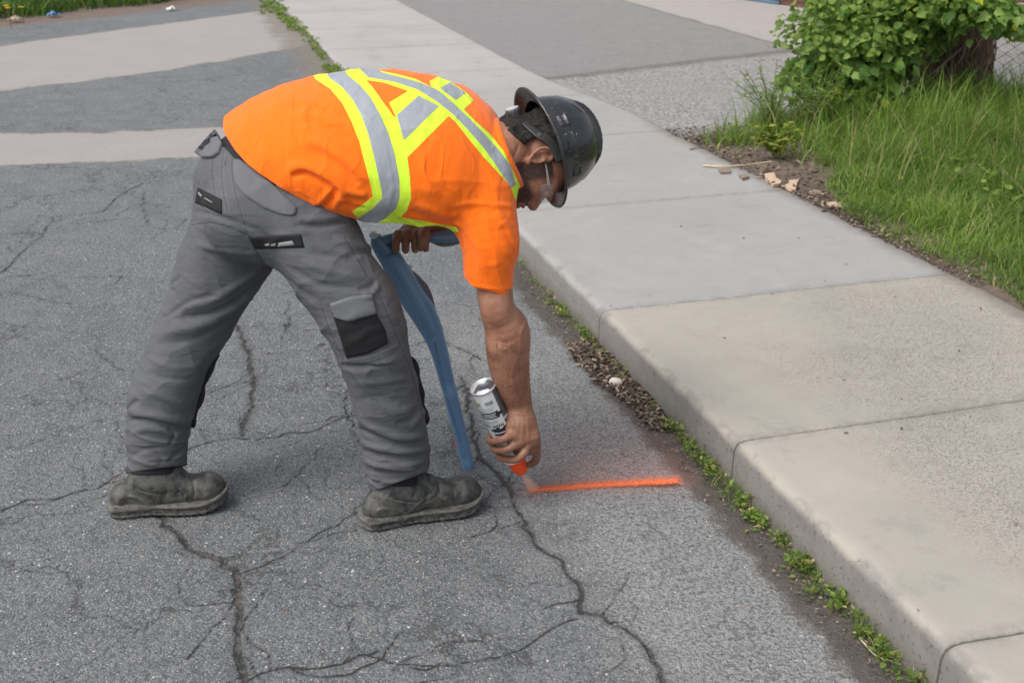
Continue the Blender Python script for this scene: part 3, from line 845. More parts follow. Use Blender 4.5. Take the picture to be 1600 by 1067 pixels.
# --- boots
def boot_mat():
    t = NT('worn_black_leather')
    n = t.noise(28, 5, 0.65, None, 0.5); n2 = t.noise(160, 4, 0.7)
    c = t.mix(t.step(n, 0.36, 0.66), (0.028, 0.029, 0.029, 1), (0.105, 0.104, 0.096, 1))
    c = t.mix(t.math('MULTIPLY', t.step(t.noise(75, 6, 0.8, None, 1.5), 0.58, 0.64), 0.55), c, (0.20, 0.19, 0.17, 1))
    c = t.mix(t.math('MULTIPLY', t.step(n2, 0.55, 0.75), 0.25), c, (0.13, 0.12, 0.105, 1))
    sd = t.attr('seam')
    c = t.mix(t.math('MULTIPLY', t.step(t.noise(50, 5, 0.75), 0.42, 0.62), t.math('MULTIPLY', t.attr('low'), 0.55)), c, (0.17, 0.16, 0.14, 1))
    c = t.mix(t.math('MULTIPLY', t.step(t.math('ABSOLUTE', t.math('SUBTRACT', sd, 4.2)), 0.4, 1.8, 1, 0), 0.40), c, (0.15, 0.145, 0.13, 1))
    c = t.mix(t.step(sd, 0.8, 2.2, 0.85, 0), c, (0.010, 0.010, 0.010, 1))
    t.bs(Base_Color=c, Roughness=t.math('MULTIPLY_ADD', n, 0.4, 0.38))
    t.bs(Normal=t.bump(t.math('ADD', t.noise(120, 4, 0.6), t.math('MULTIPLY', t.noise(35, 3), 2)), 0.0012))
    return t.m
def sole_mat():
    t = NT('dusty_rubber_sole')
    n = t.noise(60, 5, 0.7)
    c = t.mix(t.step(n, 0.35, 0.65), (0.028, 0.028, 0.027, 1), (0.135, 0.130, 0.120, 1))
    c = t.mix(t.math('MULTIPLY', t.attr('rim'), t.step(t.noise(45, 4, 0.7), 0.35, 0.6, 0.25, 0.8)), c, (0.24, 0.23, 0.21, 1))
    t.bs(Base_Color=c, Roughness=0.85, Normal=t.bump(t.noise(150, 4, 0.7), 0.0012))
    return t.m
M_boot, M_sole = boot_mat(), sole_mat()
def boot(heel, toe, side, ax, shaft_dir):
    """heel and toe: outsole ends on the ground"""
    heel = np.asarray(heel); toe = np.asarray(toe)
    X = nrm(toe - heel); Z = nrm(np.array([0, 0, 1.0]) - X * X[2]); Y = np.cross(Z, X)      # Y: to the wearer's left
    L = np.linalg.norm(toe - heel)
    o = heel
    def b(x, y, z): return o + X * (x * L) + Y * y + Z * z
    s = side                                          # +1 for the left foot
    def prof(pts, hw, z0, z1, rad):                   # slab with a foot-shaped outline
        C = catmull([(x * L, y, w_) for x, y, w_ in pts], 4)
        def f(P):
            q = P - o; x, y, z = q @ X, q @ Y, q @ Z
            d = np.full(len(P), BIG, np.float32)
            for i in range(len(C) - 1):
                a, c2 = C[i], C[i+1]; ab = c2[:2] - a[:2]
                t = np.clip(((x - a[0]) * ab[0] + (y - a[1]) * ab[1]) / (ab @ ab), 0, 1)
                d = np.minimum(d, np.hypot(x - a[0] - t * ab[0], y - a[1] - t * ab[1]) - (a[2] + t * (c2[2] - a[2])))
            spring = 0.020 * np.clip((x / L - .70) / .3, 0, 1.2) ** 2
            zz = z - spring
            return smax(d, np.maximum(z0 - zz, zz - z1), rad)
        return prim(f, b(-.05, -.08, -.01), b(1.1, .08, .2), .10)
    outline = [(.125, 0, .041), (.35, -.002 * s, .038), (.6, -.006 * s, .049), (.77, -.004 * s, .054), (.835, -.002 * s, .050)]
    sole = prof(outline, 0, .002, .039, .004)
    arch = ellip(b(.40, 0, 0.0), (X, Y, Z), (.030, .08, .017))
    sole = cut(sole, arch, .004)
    for k in range(17):
        x = .02 + k * .058
        if .34 < x < .5: continue
        for e in (-1, 1):
            sole = cut(sole, rbox(b(x, e * .054, .0), (X, Y, Z), (.0036, .018, .015), .001), .001)
    sole = union([sole, (prof([(x, y, w_ + .0045) for x, y, w_ in outline], 0, .029, .0385, .002), .001), (prof([(x, y, w_ + .002) for x, y, w_ in outline], 0, .008, .013, .002), .002)])
    sole = union([sole, (rbox(b(.20, s * 0.0, .032), (nrm(X), Y, Z), (.055, .043, .012), .008), .006)])
    upper = union([
        (loft([(b(.135, 0, .052), .033, .030), (b(.30, 0, .064), .034, .042), (b(.48, -.002*s, .074), .038, .054), (b(.64, -.004*s, .060), .043, .040), (b(.82, -.003*s, .054), .043, .036)], Y, 4, 2.3), 0),
        (loft([(b(ax - .03, 0, .060), .060, .040), (b(ax - .01, 0, .100), .060, .043), (b(ax, 0, .105) + shaft_dir * .05, .058, .046)], X, 4, 2.2), .03),
        (ellip(b(.825, -.003*s, .056), (X, Y, Z), (.050, .046, .043)), .006), (ellip(b(.115, 0, .052), (X, Y, Z), (.032, .034, .036)), .012)])
    upper = wrap((lambda f: lambda P: np.maximum(f(P) - wob(P, .0007, 70, 5), (P - o) @ Z * -1 + .031))(upper), upper)
    # quarter seams, counter and tongue edge
    def seam(pts, A, wd):
        Ls = catmull([b(*p) for p in pts], 4).astype(np.float32)
        return Ls, A, wd
    sm = []
    for e in (-1, 1):
        sm += [seam([(.12, e*.040, .066), (.18, e*.041, .070), (.28, e*.041, .060), (.34, e*.04, .040), (.36, e*.04, .03)], .0032, .004),
               seam([(.36, e*.04, .05), (.46, e*.040, .070), (.57, e*.038, .088), (.53, e*.028, .108), (.46, e*.02, .125)], .0034, .004),
               seam([(.66, e*.05, .03), (.66, e*.045, .060), (.66, 0, .096)], .0028, .004),
               seam([(.22, e*.045, .10), (.32, e*.043, .085), (.44, e*.042, .07)], -.0030, .004)]
    sm += [seam([(.50, -.045, .07), (.54, 0, .122), (.50, .045, .07)], -.005, .006), seam([(.60, -.05, .065), (.62, 0, .112), (.60, .05, .065)], -.0045, .006), seam([(.40, -.04, .09), (.44, 0, .135), (.40, .04, .09)], -.005, .007), seam([(.73, -.052, .045), (.735, -.03, .09), (.74, 0, .104), (.735, .03, .09), (.73, .052, .045)], -.003, .004)]
    up0 = upper
    def up2(P):
        d = up0(P)
        for Ls, A, wd in sm:
            m = np.all((P > Ls.min(0) - .02) & (P < Ls.max(0) + .02), axis=1)
            if m.any():
                r, _ = polydist(P[m], Ls); d[m] -= A * np.exp(-(r / wd) ** 2)
        return d
    up2.lo, up2.hi = up0.lo, up0.hi
    def seam_d(V):
        d = np.full(len(V), 1.0)
        for Ls, A, wd in sm: d = np.minimum(d, polydist(V.astype(np.float32), Ls)[0])
        q = (V - o); return {'seam': d * 1000, 'low': np.clip(1.6 - (q @ Z) / .045, 0, 1)}
    u_ = sdf_obj('boot', up2, 0.003, M_boot, worker, attrs=seam_d)
    sdf_obj('sole', sole, 0.0026, M_sole, u_, attrs=lambda V: {'rim': np.exp(-((((V - o) @ Z) - .020 * np.clip(((V - o) @ X / L - .70) / .3, 0, 1.2) ** 2 - .034) / .004) ** 2)})
    c = b(ax, 0, .118)
    col_ = loft([(c - shaft_dir * .02, .0620, .0490), (c + shaft_dir * .05, .0600, .0500)], X, 1, 2.2)
    colf = wrap(lambda P: smax(col_(P), np.abs((P - c - shaft_dir * .014) @ shaft_dir) - .020, .006), col_)
    sdf_obj('boot_collar', colf, 0.003, M_black, u_)
boot(gr(564, 824, 0), gr(756, 791, 0), -1, .292, nrm(img(.04, 1, 0)))
boot(gr(173, 803, 0), gr(358, 786, 0), 1, .41, nrm(img(.0, 1, 0)))

# --- hard hat with its full brim
HF = nrm(img(0.336, -0.942, -0.10)); HU = nrm(img(0.942, 0.336, -0.27)); HU = nrm(HU - HF * (HU @ HF)); HR = np.cross(HF, HU)
HO = at(850, 228, 2.82) - HR * 0.0 - CB * 0.0
HO = HC - HF * 0.020 + HU * 0.058
HX = (HF, HU, HR)
def hh(f, u, r): return HO + HF * f + HU * u + HR * r
M_hat = NT('black_carbon_shell')
t = M_hat
wv = t.n('TexWave', {'wave_type': 'BANDS', 'bands_direction': 'DIAGONAL'}, Scale=95.0); t.set(wv, 'Vector', t.co())
wv2 = t.n('TexWave', {'wave_type': 'BANDS', 'bands_direction': 'X'}, Scale=110.0); t.set(wv2, 'Vector', t.co())
pat = t.math('MULTIPLY', wv.outputs[1], wv2.outputs[1])
scr = t.math('MULTIPLY', t.step(t.noise(70, 6, 0.8, None, 2.0), 0.60, 0.65), t.attr('wear'))
c = t.mix(pat, (0.012, 0.013, 0.015, 1), (0.046, 0.050, 0.055, 1))
c = t.mix(t.math('MULTIPLY', t.step(t.noise(12, 5, 0.7), 0.5, 0.75), 0.35), c, (0.045, 0.048, 0.050, 1))
c = t.mix(scr, c, (0.55, 0.56, 0.56, 1))
t.bs(Base_Color=c, Roughness=t.math('MULTIPLY_ADD', t.noise(30, 4, 0.6), 0.30, 0.16), Normal=t.bump(t.noise(40, 3), 0.0005))
t.b.inputs['Coat Weight'].default_value = 0.5
M_plastic = simple('matt_black_plastic', (0.016, 0.017, 0.018, 1), 0.5, var=.3, vs=40, bump=.0004, bs=300)
M_knob = simple('dusty_black_plastic', (0.055, 0.058, 0.062, 1), 0.55, var=.4, vs=60, bump=.0005, bs=200)
M_pale = simple('pale_grey_plastic', (0.45, 0.46, 0.47, 1), 0.4, var=.1, vs=40)
def dome(f, u, r, g=0):                            # thickness-free outline radius helper
    return 0
domeS = union([(ellip(hh(0, 0.0, 0), HX, (.123, .128, .104)), 0),
               (loft([(hh(-.10, .055, 0), .020, .010), (hh(-.06, .112, 0), .022, .014), (hh(0, .130, 0), .024, .014), (hh(.06, .110, 0), .022, .014), (hh(.10, .055, 0), .020, .010)], HR, 4, 3), .008)])
domeI = ellip(hh(0, -0.004, 0), HX, (.119, .122, .100))
def brimd(P):
    q = P - HO; f, u, r = q @ HF, q @ HU, q @ HR
    rr = np.sqrt((f / .160) ** 2 + (r / .135) ** 2)
    edge = (rr - 1) * .135
    droop = -.010 - .022 * np.clip((rr - .72) / .28, 0, 1.3) ** 1.5 * (0.6 + 0.4 * np.abs(f) / .16) + .010 * np.clip((rr - .95) / .1, 0, 1)
    return smax(edge, np.abs(u - droop) - .0032, .003)
brimd.lo = HO - .18; brimd.hi = HO + .18
slots = []
ribs = []
for s_ in (-1, 1):
    for f0, f1, w_ in ((-.052, -.030, 1), (-.004, .050, 1), (.078, .096, .8)):
        th = np.linspace(f0, f1, 4)
        pts = []
        for f in th:
            r = .104 * math.sqrt(max(0, 1 - (f / .123) ** 2))
            pts.append(hh(f, .016, s_ * (r + .001)))
        up = [p + HU * .012 - HR * s_ * .0015 for p in pts]
        ribs.append((loft([(( a + b_) / 2, .011, .0035) for a, b_ in zip(pts, up)], HU, 2, 5), .002))
        slots.append(loft([((a + b_) / 2 + HR * s_ * .004, .0065, .0032) for a, b_ in zip(pts[0:], up[0:])], HU, 2, 5))
shellU = union([domeS] + ribs)
for sl_ in slots: shellU = cut(shellU, sl_, .001)
brimw = wrap(lambda P: brimd(P), brimd)
def shell(P):
    q = P - HO; u = q @ HU
    return smax(smax(smin(shellU(P), BIG + 0 * u, 0), -domeI(P), .002), -.010 - u, .002)
shell.lo, shell.hi = domeS.lo, domeS.hi
def brim(P): return smax(brimd(P), -domeI(P), .002)
brim.lo, brim.hi = brimd.lo, brimd.hi
def wear(V):
    q = V - HO; f, u, r = q @ HF, q @ HU, q @ HR
    a = np.exp(-((u - .024) / .020) ** 2) * .9 + np.exp(-(r / .03) ** 2) * .8 * (u > 0) + .12
    return {'wear': np.clip(a, 0, 1)}
# --- hair
M_hair = NT('dark_hair')
t = M_hair; mp = t.n('Mapping'); t.set(mp, 'Vector', t.co()); mp.inputs['Scale'].default_value = (220, 220, 50)
t.bs(Base_Color=t.mix(t.noise(1, 3, 0.6, mp.outputs[0]), (0.005, 0.004, 0.004, 1), (0.022, 0.016, 0.013, 1)), Roughness=0.5,
     Normal=t.bump(t.noise(2.2, 4, 0.6, mp.outputs[0], 0.6), 0.004))
hair0 = union([(ellip(hp(-0.014, 0.045, 0), AX, (0.106, 0.100, 0.086)), 0), (ellip(hp(-0.045, -0.02, 0), AX, (0.062, 0.062, 0.072)), .03),
               (ellip(hp(-0.072, -0.032, 0), AX, (0.050, 0.048, 0.060)), .02)])
hnd_ = union([head, neck])
def hairf(P):
    q = P - HC; f, u, r = q @ F_, q @ U_, q @ R_
    d = smin(hair0(P), smax(hnd_(P) - .006, -(f + .20), .002), .006) - wob(P, .0018, 130, 2) - wob(P, .001, 320, 4)
    nape = -(u + .014 + .85 * np.clip(-f - .022, 0, .055))
    lim = f - (.012 + .35 * np.clip(u - .02, 0, .1)) - .002 * np.sin(u * 400)         # hairline in front of the ears
    earc = -(np.sqrt((f + .012) ** 2 + (u - .002) ** 2) - .036)
    front = np.where(u > .075, BIG * -1, lim)
    d = smax(smax(d, front, .006), nape, .006)
    side = np.minimum(earc, np.abs(r) - .05)
    d = smax(d, side, .006)
    return np.where(u > .02, smax(d, domeI(P) + .004, .004), d)
hairf.lo, hairf.hi = hair0.lo, hair0.hi
sdf_obj('hair', hairf, 0.0028, M_hair.m, worker)

hat = sdf_obj('hard_hat', shell, 0.0026, M_hat.m, worker, attrs=wear)
sdf_obj('brim', brim, 0.0026, M_hat.m, hat, attrs=lambda V: {'wear': np.full(len(V), .5)})
strap = loft([(hp(.02, .046, .098), .012, .003), (hp(-.030, .034, .094), .013, .003), (hp(-.056, .010, .084), .012, .003), (hp(-.092, -.010, .055), .010, .003), (hp(-.112, -.020, .012), .011, .004),
              (hp(-.108, -.018, -.028), .010, .003), (hp(-.075, .0, -.070), .011, .003), (hp(-.03, .034, -.094), .013, .003)], HU, 4, 4)
sdf_obj('headband', strap, 0.0028, M_plastic, hat)
def disc(c, ax, r, h, rd=.003):
    c = np.asarray(c); ax = nrm(ax)
    f = lambda P: smax(np.sqrt(np.maximum(((P - c) ** 2).sum(1) - ((P - c) @ ax) ** 2, 0)) - r, np.abs((P - c) @ ax) - h, rd)
    return prim(f, c - r - h, c + r + h)
KB = hp(-.112, -.020, .012)
knob = disc(KB + nrm(-HF + HR * .25) * .010, -HF + HR * .25, .020, .010)
for k in range(12):
    a = k * math.pi / 6; kx = nrm(np.cross(-HF + HR * .25, HU)); kn = disc(KB + nrm(-HF + HR * .25) * .01 + (kx * math.cos(a) + HU * math.sin(a)) * .021, -HF + HR * .25, .0022, .02, .001)
    knob = cut(knob, kn, .001)
sdf_obj('ratchet_knob', knob, 0.0022, M_knob, hat)
sdf_obj('knob_cap', disc(KB + nrm(-HF + HR * .25) * .0225, -HF + HR * .25, .017, .003, .002), 0.002, M_pale, hat)
sdf_obj('rivet', disc(hp(-.052, .012, .089), HR - HF * .4, .006, .003, .002), 0.0016, M_knob, hat)

# --- safety glasses
M_clearp = simple('smoky_clear_plastic', (0.22, 0.22, 0.22, 1), 0.2)
M_lens = NT('clear_lens'); M_lens.bs(Base_Color=(0.75, 0.78, 0.80, 1), Roughness=0.04, Alpha=0.12)
lensS = loft([(hp(.070, .004, .070), .014, .0016), (hp(.094, .004, .052), .017, .0016), (hp(.109, .004, .028), .017, .0016), (hp(.115, .006, 0), .012, .0016),
              (hp(.109, .004, -.028), .017, .0016), (hp(.094, .004, -.052), .017, .0016), (hp(.070, .004, -.070), .018, .0016)], U_, 4, 3)
gl = sdf_obj('safety_glasses', lensS, 0.0013, M_lens.m, worker)
for s_ in (-1, 1):
    sdf_obj('temple', loft([(hp(.072, .010, .072 * s_), .0045, .0018), (hp(.04, .012, .077 * s_), .0028, .0016), (hp(-.01, .014, .079 * s_), .0024, .0016)], U_, 3, 3), 0.0014, M_clearp, gl)
# ------------------------------------------------------------------ spray can, mist and the blue wand
def frame_mesh(name, rings, mat, parent=None, closed=True, cap=True, smooth=True):
    """rings: list of (n, 3) arrays"""
    n = len(rings[0]); V = np.vstack(rings); F = []
    for i in range(len(rings) - 1):
        for j in range(n):
            k = (j + 1) % n
            F.append((i*n + j, i*n + k, (i+1)*n + k, (i+1)*n + j))
    if cap:
        F.append(tuple(range(n))[::-1]); F.append(tuple(range((len(rings)-1)*n, len(rings)*n)))
    return mesh_obj(name, V, F, mat, parent, smooth)
random.seed(2)
M_ink, M_white, M_bare = simple('navy_ink', (0.012, 0.016, 0.035, 1), 0.35), simple('white_label', (0.72, 0.74, 0.76, 1), 0.35), simple('bare_tin', (0.85, 0.86, 0.87, 1), 0.42, 0.7, var=.1, vs=60, bump=.0003, bs=60)
M_canbody = NT('printed_can')
t = M_canbody
sx, ang = t.attr('can_s'), t.attr('can_a')
def band(v, a, b, soft=0.0004):
    return t.math('MULTIPLY', t.step(v, a - soft, a + soft), t.step(v, b - soft, b + soft, 1, 0))
c = t.mix(0.0, (0.70, 0.72, 0.74, 1), (0, 0, 0, 1))
grey = band(ang, -75, 48, .6)                               # charcoal panel on the right
c = t.mix(grey, c, (0.10, 0.10, 0.115, 1))
t.bs(Base_Color=c, Roughness=0.32); t.b.inputs['Metallic'].default_value = 0.25
can = thing('spray_can', 'upside-down silver and black marking paint can with an orange nozzle collar in the right hand', 'spray can', loc=tuple(can_tip))
def ring(s, r, n=48, a0=0):
    return np.array([can_bot + CAX * s + (CSD * math.cos(a) + CFR * math.sin(a)) * r for a in np.linspace(0, 2*math.pi, n, endpoint=False)])
BODY_L = CLEN * .80
rs = [(0.0018, CRAD - .0008), (.004, CRAD), (BODY_L - .004, CRAD), (BODY_L, CRAD - .001)]
N_ = 96
cb = frame_mesh('can_body', [ring(s, r, N_) for s, r in rs], M_canbody.m, can)
AA = np.tile(np.degrees((np.linspace(0, 2*math.pi, N_, endpoint=False) + math.pi) % (2*math.pi) - math.pi), len(rs))
for nm, arr in (('can_s', np.repeat([s for s, _ in rs], N_)), ('can_a', AA)):
    a_ = cb.data.attributes.new(nm, 'FLOAT', 'POINT'); a_.data.foreach_set('value', arr.astype(np.float32))
# rolled rim and the domed-in base
frame_mesh('base_rim', [ring(s, r) for s, r in (((.004, CRAD), (.003, CRAD + .0014), (0, CRAD + .0018), (-.0022, CRAD + .0014), (-.003, CRAD), (-.0022, CRAD - .0014), (.001, CRAD - .0022)) + tuple((.001 + .010 * (1 - (q / 9) ** 2), max(.0005, (CRAD - .0022) * q / 9)) for q in range(8, -1, -1)))], M_bare, can, cap=False)
frame_mesh('shoulder', [ring(s, r) for s, r in ((BODY_L - .0005, CRAD + .0012), (BODY_L + .002, CRAD + .0012), (BODY_L + .006, CRAD - .004), (BODY_L + .012, .020), (BODY_L + .016, .014))], M_bare, can)
M_orange = simple('orange_plastic', (1.0, 0.09, 0.012, 1), 0.4)
frame_mesh('nozzle_collar', [ring(s, r) for s, r in ((BODY_L + .014, .0235), (BODY_L + .018, .0245), (CLEN - .016, .0215), (CLEN - .003, .0170), (CLEN, .0155), (CLEN - .001, .012), (CLEN - .012, .010))], M_orange, can)
def can_pt(s, a, r=0.0):
    a = math.radians(a); return can_bot + CAX * s + (CSD * math.cos(a) + CFR * math.sin(a)) * (CRAD + .0004 + r)
def can_patch(name, outline, mat, r=0.0, n=10):
    """a printed area: (s, angle) corners, four of them"""
    (s0, a0), (s1, a1), (s2, a2), (s3, a3) = outline
    V = []; F = []
    for i in range(n + 1):
        u = i / n
        V.append(can_pt(s0 + (s1 - s0) * u, a0 + (a1 - a0) * u, r)); V.append(can_pt(s3 + (s2 - s3) * u, a3 + (a2 - a3) * u, r))
        if i: F.append((2*i - 2, 2*i - 1, 2*i + 1, 2*i))
    return V, F
def can_print(name, quads, mat, r=0.0):
    V, F = [], []
    for q in quads:
        v, f = can_patch('', q, mat, r); o = len(V); V += v; F += [tuple(i + o for i in x) for x in f]
    return mesh_obj(name, V, F, mat, cb)
def rect(s0, s1, a0, a1): return [(s0, a0), (s0, a1), (s1, a1), (s1, a0)]
can_print('dark_band', [rect(.062, .084, 60, 160), rect(.068, .078, 40, 62)], M_ink)
# barcode box near the base
can_print('barcode_box', [rect(.022, .044, 55, 110)], M_white, .0002)
random.seed(4)
bars = []; a = 64
while a < 100:
    w_ = random.uniform(.8, 2.4); bars.append(rect(.027, .039, a, a + w_)); a += w_ + random.uniform(.8, 2.6)
can_print('barcode', bars, M_ink, .0004)
can_print('hazard_mark', [rect(.030, .042, 128, 146)], simple('green_ink', (0.25, 0.33, 0.05, 1), 0.4), .0002)
can_print('fine_print', [rect(.066 + k * .004, .0675 + k * .004, 72 + (k % 3) * 3, 150 - (k % 2) * 14) for k in range(4)], M_white, .0004)
can_print('fine_print', [rect(.048 + k * .004, .0488 + k * .004, 70 + (k % 3) * 3, 140) for k in range(3)], M_ink, .0004)
can_print('fine_print', [rect(.090 + k * .0035, .0908 + k * .0035, 75, 150 - k * 6) for k in range(3)], M_ink, .0004)
def letters(word, s0, s1, a0, wa, mat, flip=True):
    """block letters round the can, heads towards the nozzle, read with the can the right way up"""
    G = {'M': [((0,0),(0,1)), ((0,1),(.5,.4)), ((.5,.4),(1,1)), ((1,1),(1,0))], 'A': [((0,0),(.5,1)), ((.5,1),(1,0)), ((.22,.38),(.78,.38))],
         'R': [((0,0),(0,1)), ((0,1),(.85,.95)), ((.85,.95),(.85,.55)), ((.85,.55),(0,.5)), ((.4,.5),(1,0))], 'K': [((0,0),(0,1)), ((0,.45),(1,1)), ((.3,.55),(1,0))],
         'I': [((.5,0),(.5,1))], 'N': [((0,0),(0,1)), ((0,1),(1,0)), ((1,0),(1,1))], 'G': [((1,.85),(.3,1)), ((.3,1),(0,.5)), ((0,.5),(.3,0)), ((.3,0),(1,.1)), ((1,.1),(1,.45)), ((1,.45),(.6,.45))]}
    q = []; h = s1 - s0
    for i, ch in enumerate(word):
        for (x0, y0), (x1, y1) in G[ch]:
            A = np.array([x0 * wa * .72, y0 * h]); B = np.array([x1 * wa * .72, y1 * h])
            k = math.degrees(1 / CRAD) ; Am = np.array([A[0] / k, A[1]]); Bm = np.array([B[0] / k, B[1]])
            dd = nrm(Bm - Am); nn = np.array([-dd[1], dd[0]]) * h * .085
            c4 = [Am + nn, Bm + nn, Bm - nn, Am - nn]
            q.append([(s0 + p[1], a0 + i * wa + p[0] * k) for p in c4])
    return q
can_print('lettering', letters('MARKING', .103, .113, 62, 14.0, M_ink), M_ink, .0005)
can_print('bold_stripes', [[(.124 + k * .0115, 50), (.121 + k * .0115, 118), (.127 + k * .0115, 118), (.130 + k * .0115, 50)] for k in range(4)] + [[(.114, 50), (.123, 100), (.130, 96), (.120, 50)], [(.113, 84), (.118, 128), (.124, 128), (.120, 84)]], M_ink, .0005)
can_print('lettering', letters('MARK', .090, .099, 18, 9.0, M_white), M_white, .0005)

mist = NT('paint_mist')
t = mist; t.t.nodes.remove(t.b)
pv = t.n('VolumePrincipled'); pv.inputs['Color'].default_value = (1.0, 0.70, 0.56, 1); pv.inputs['Density'].default_value = 42.0
nz = t.noise(60, 3, 0.6)
t.t.links.new(pv.outputs[0], t.o.inputs['Volume'])
p0, p1 = can_tip, gr(835, 766, .004)
LM_ = float(np.linalg.norm(p1 - p0)); AXm = nrm(p1 - p0)
rel = t.n('VectorMath', {'operation': 'SUBTRACT'}); t.set(rel, 'i0', t.co()); rel.inputs[1].default_value = tuple(p0)
dt = t.n('VectorMath', {'operation': 'DOT_PRODUCT'}); t.set(dt, 'i0', rel); dt.inputs[1].default_value = tuple(AXm)
ln_ = t.n('VectorMath', {'operation': 'LENGTH'}); t.set(ln_, 'i0', rel)
al2 = dt.outputs['Value']; rr2 = t.math('SQRT', t.math('MAXIMUM', t.math('SUBTRACT', t.math('MULTIPLY', ln_.outputs['Value'], ln_.outputs['Value']), t.math('MULTIPLY', al2, al2)), 0.0))
Rm = t.math('MULTIPLY_ADD', al2, .014 / LM_, .007)
fall = t.math('POWER', t.math('SUBTRACT', 1.0, t.math('DIVIDE', rr2, Rm), None, True), 0.8)
thin = t.step(al2, 0.0, LM_, 1.0, 0.45)
t.set(pv, 'Density', t.math('MULTIPLY', t.math('MULTIPLY', fall, thin), t.step(nz, 0.25, 0.75, 32, 95)))
X1 = nrm(np.cross(AXm, CB)); X2 = np.cross(AXm, X1)
rings = []
for k in range(7):
    u = k / 6; r = .007 + .014 * u
    rings.append(np.array([p0 + (p1 - p0) * u + (X1 * math.cos(a) + X2 * math.sin(a)) * r for a in np.linspace(0, 2*math.pi, 20, endpoint=False)]))
for q in rings[-1]: q[2] = max(q[2], .003)
mo = frame_mesh('spray_mist', rings, mist.m)
tag(mo, 'thin cone of orange paint mist between the can nozzle and the road', 'paint mist')

# blue wand: handle on top, a broad body curving down to a narrow foot
M_blue = NT('worn_blue_plastic')
t = M_blue
c = t.mix(t.noise(9, 3), (0.10, 0.21, 0.37, 1), (0.15, 0.27, 0.44, 1))
c = t.mix(t.math('MULTIPLY', t.step(t.noise(45, 5, 0.75), 0.56, 0.72), 0.30), c, (0.16, 0.28, 0.45, 1))
c = t.mix(t.attr('wear'), c, (0.20, 0.36, 0.58, 1))
t.bs(Base_Color=c, Roughness=0.33, Normal=t.bump(t.noise(60, 3), 0.0006))
wand = thing('locator_wand', 'blue plastic locator wand with a loop grip, its narrow foot standing behind the boot toe', 'locator wand', loc=tuple(gr(735, 745)))
WY = 2.93; wm = mpp(WY)
WD = nrm(img(0, 0.05, 1))
def wn_(u, v, hw, dp, Y=WY): return (at(u, v, Y), hw * wm, dp)
wbody = loft([wn_(590, 376, 10, .022), wn_(598, 388, 14, .024), wn_(611, 405, 17.5, .026), wn_(626, 432, 20, .028), wn_(642, 460, 21, .028), wn_(658, 484, 21, .028), wn_(672, 510, 18.5, .026), wn_(681, 532, 15.5, .023), wn_(689, 558, 13.5, .020),
              wn_(697, 590, 12.2, .018), wn_(703.5, 614, 12, .018), wn_(711, 645, 11.4, .017), wn_(718.5, 676, 11.2, .016), wn_(726, 705, 11, .016), wn_(731, 728, 10, .015)], nrm(img(1, .45, 0)), 5, 3.0)
ridge = tube([(at(613, 405, WY) + CB * .026, .012), (at(638, 452, WY) + CB * .029, .015), (at(662, 494, WY) + CB * .028, .0155), (at(674, 517, WY) + CB * .019, .012)], 4)
wb2 = union([wbody, (ridge, .008)])
groove = tube([(at(680, 535, WY) + CB * .023, .0022), (at(690, 580, WY) + CB * .0200, .0022), (at(700, 622, WY) + CB * .018, .0022), (at(714, 668, WY) + CB * .016, .0018), (at(724, 700, WY) + CB * .0155, .0018)], 3)
wb2 = cut(wb2, groove, .002)
edge2 = tube([(at(608, 420, WY) + CB * .02, .0028), (at(632, 460, WY) + CB * .0235, .0028), (at(656, 498, WY) + CB * .0235, .0028), (at(672, 522, WY) + CB * .021, .0025)], 3)
wb2 = cut(wb2, edge2, .003)
def wwear(V):
    uv = pix(V); r = np.hypot(uv[:, 0] - 702, uv[:, 1] - 612); r2 = np.hypot(uv[:, 0] - 729, uv[:, 1] - 722)
    n = .5 + .5 * np.sin(V[:, 0] * 300 + V[:, 2] * 210)
    return {'wear': np.clip(1.2 - r / 14, 0, 1) * (uv[:, 1] < 620) * (.4 + .6 * n) * .8 + np.clip(1.1 - r2 / 9, 0, 1) * .8}
sdf_obj('shaft', wb2, 0.0034, M_blue.m, wand, attrs=wwear)
grip = loft([(at(590, 382, WY), .017, .020), (at(612, 373, WY), .014, .016), (at(645, 371, WY), .013, .015), (at(675, 371, WY), .014, .016), (at(700, 370, WY), .017, .019), (at(724, 366, WY), .018, .020)], nrm(img(0, 1, 0)), 4, 2.6)
M_greyp = simple('grey_plastic', (0.125, 0.130, 0.140, 1), 0.5, var=.2, vs=30, bump=.0004, bs=200)
sdf_obj('grip', grip, 0.0034, M_blue.m, wand, attrs=lambda V: {'wear': np.zeros(len(V))})
pod = union([loft([(at(678, 375, WY + .01), .010, .020), (at(693, 378, WY + .01), .013, .022), (at(712, 374, WY + .01), .014, .022), (at(735, 366, WY + .01), .012, .02)], nrm(img(0, 1, 0)), 4, 3)])
sdf_obj('pod', pod, 0.0034, M_greyp, wand)
sc_ = [(627, 417), (640, 421), (648, 421), (660, 438), (668, 452), (676, 462), (673, 470), (678, 486), (680, 500), (660, 478), (640, 448)]
blade = loft([(at(634, 420, WY + .02), .009, .006), (at(646, 434, WY + .02), .014, .006), (at(660, 452, WY + .02), .018, .006), (at(668, 470, WY + .02), .017, .006), (at(675, 488, WY + .02), .011, .006)], nrm(img(1, .55, 0)), 4, 3)
sdf_obj('side_guard', blade, 0.003, M_greyp, wand)
M_tape = simple('white_tape', (0.62, 0.68, 0.74, 1), 0.4, var=.15, vs=40)
sdf_obj('tape', loft([(at(583, 367, WY), .010, .019), (at(590, 373, WY), .0110, .0200)], nrm(img(1, .5, 0)), 2, 3), 0.003, M_tape, wand)
rs_ = np.random.RandomState(3)
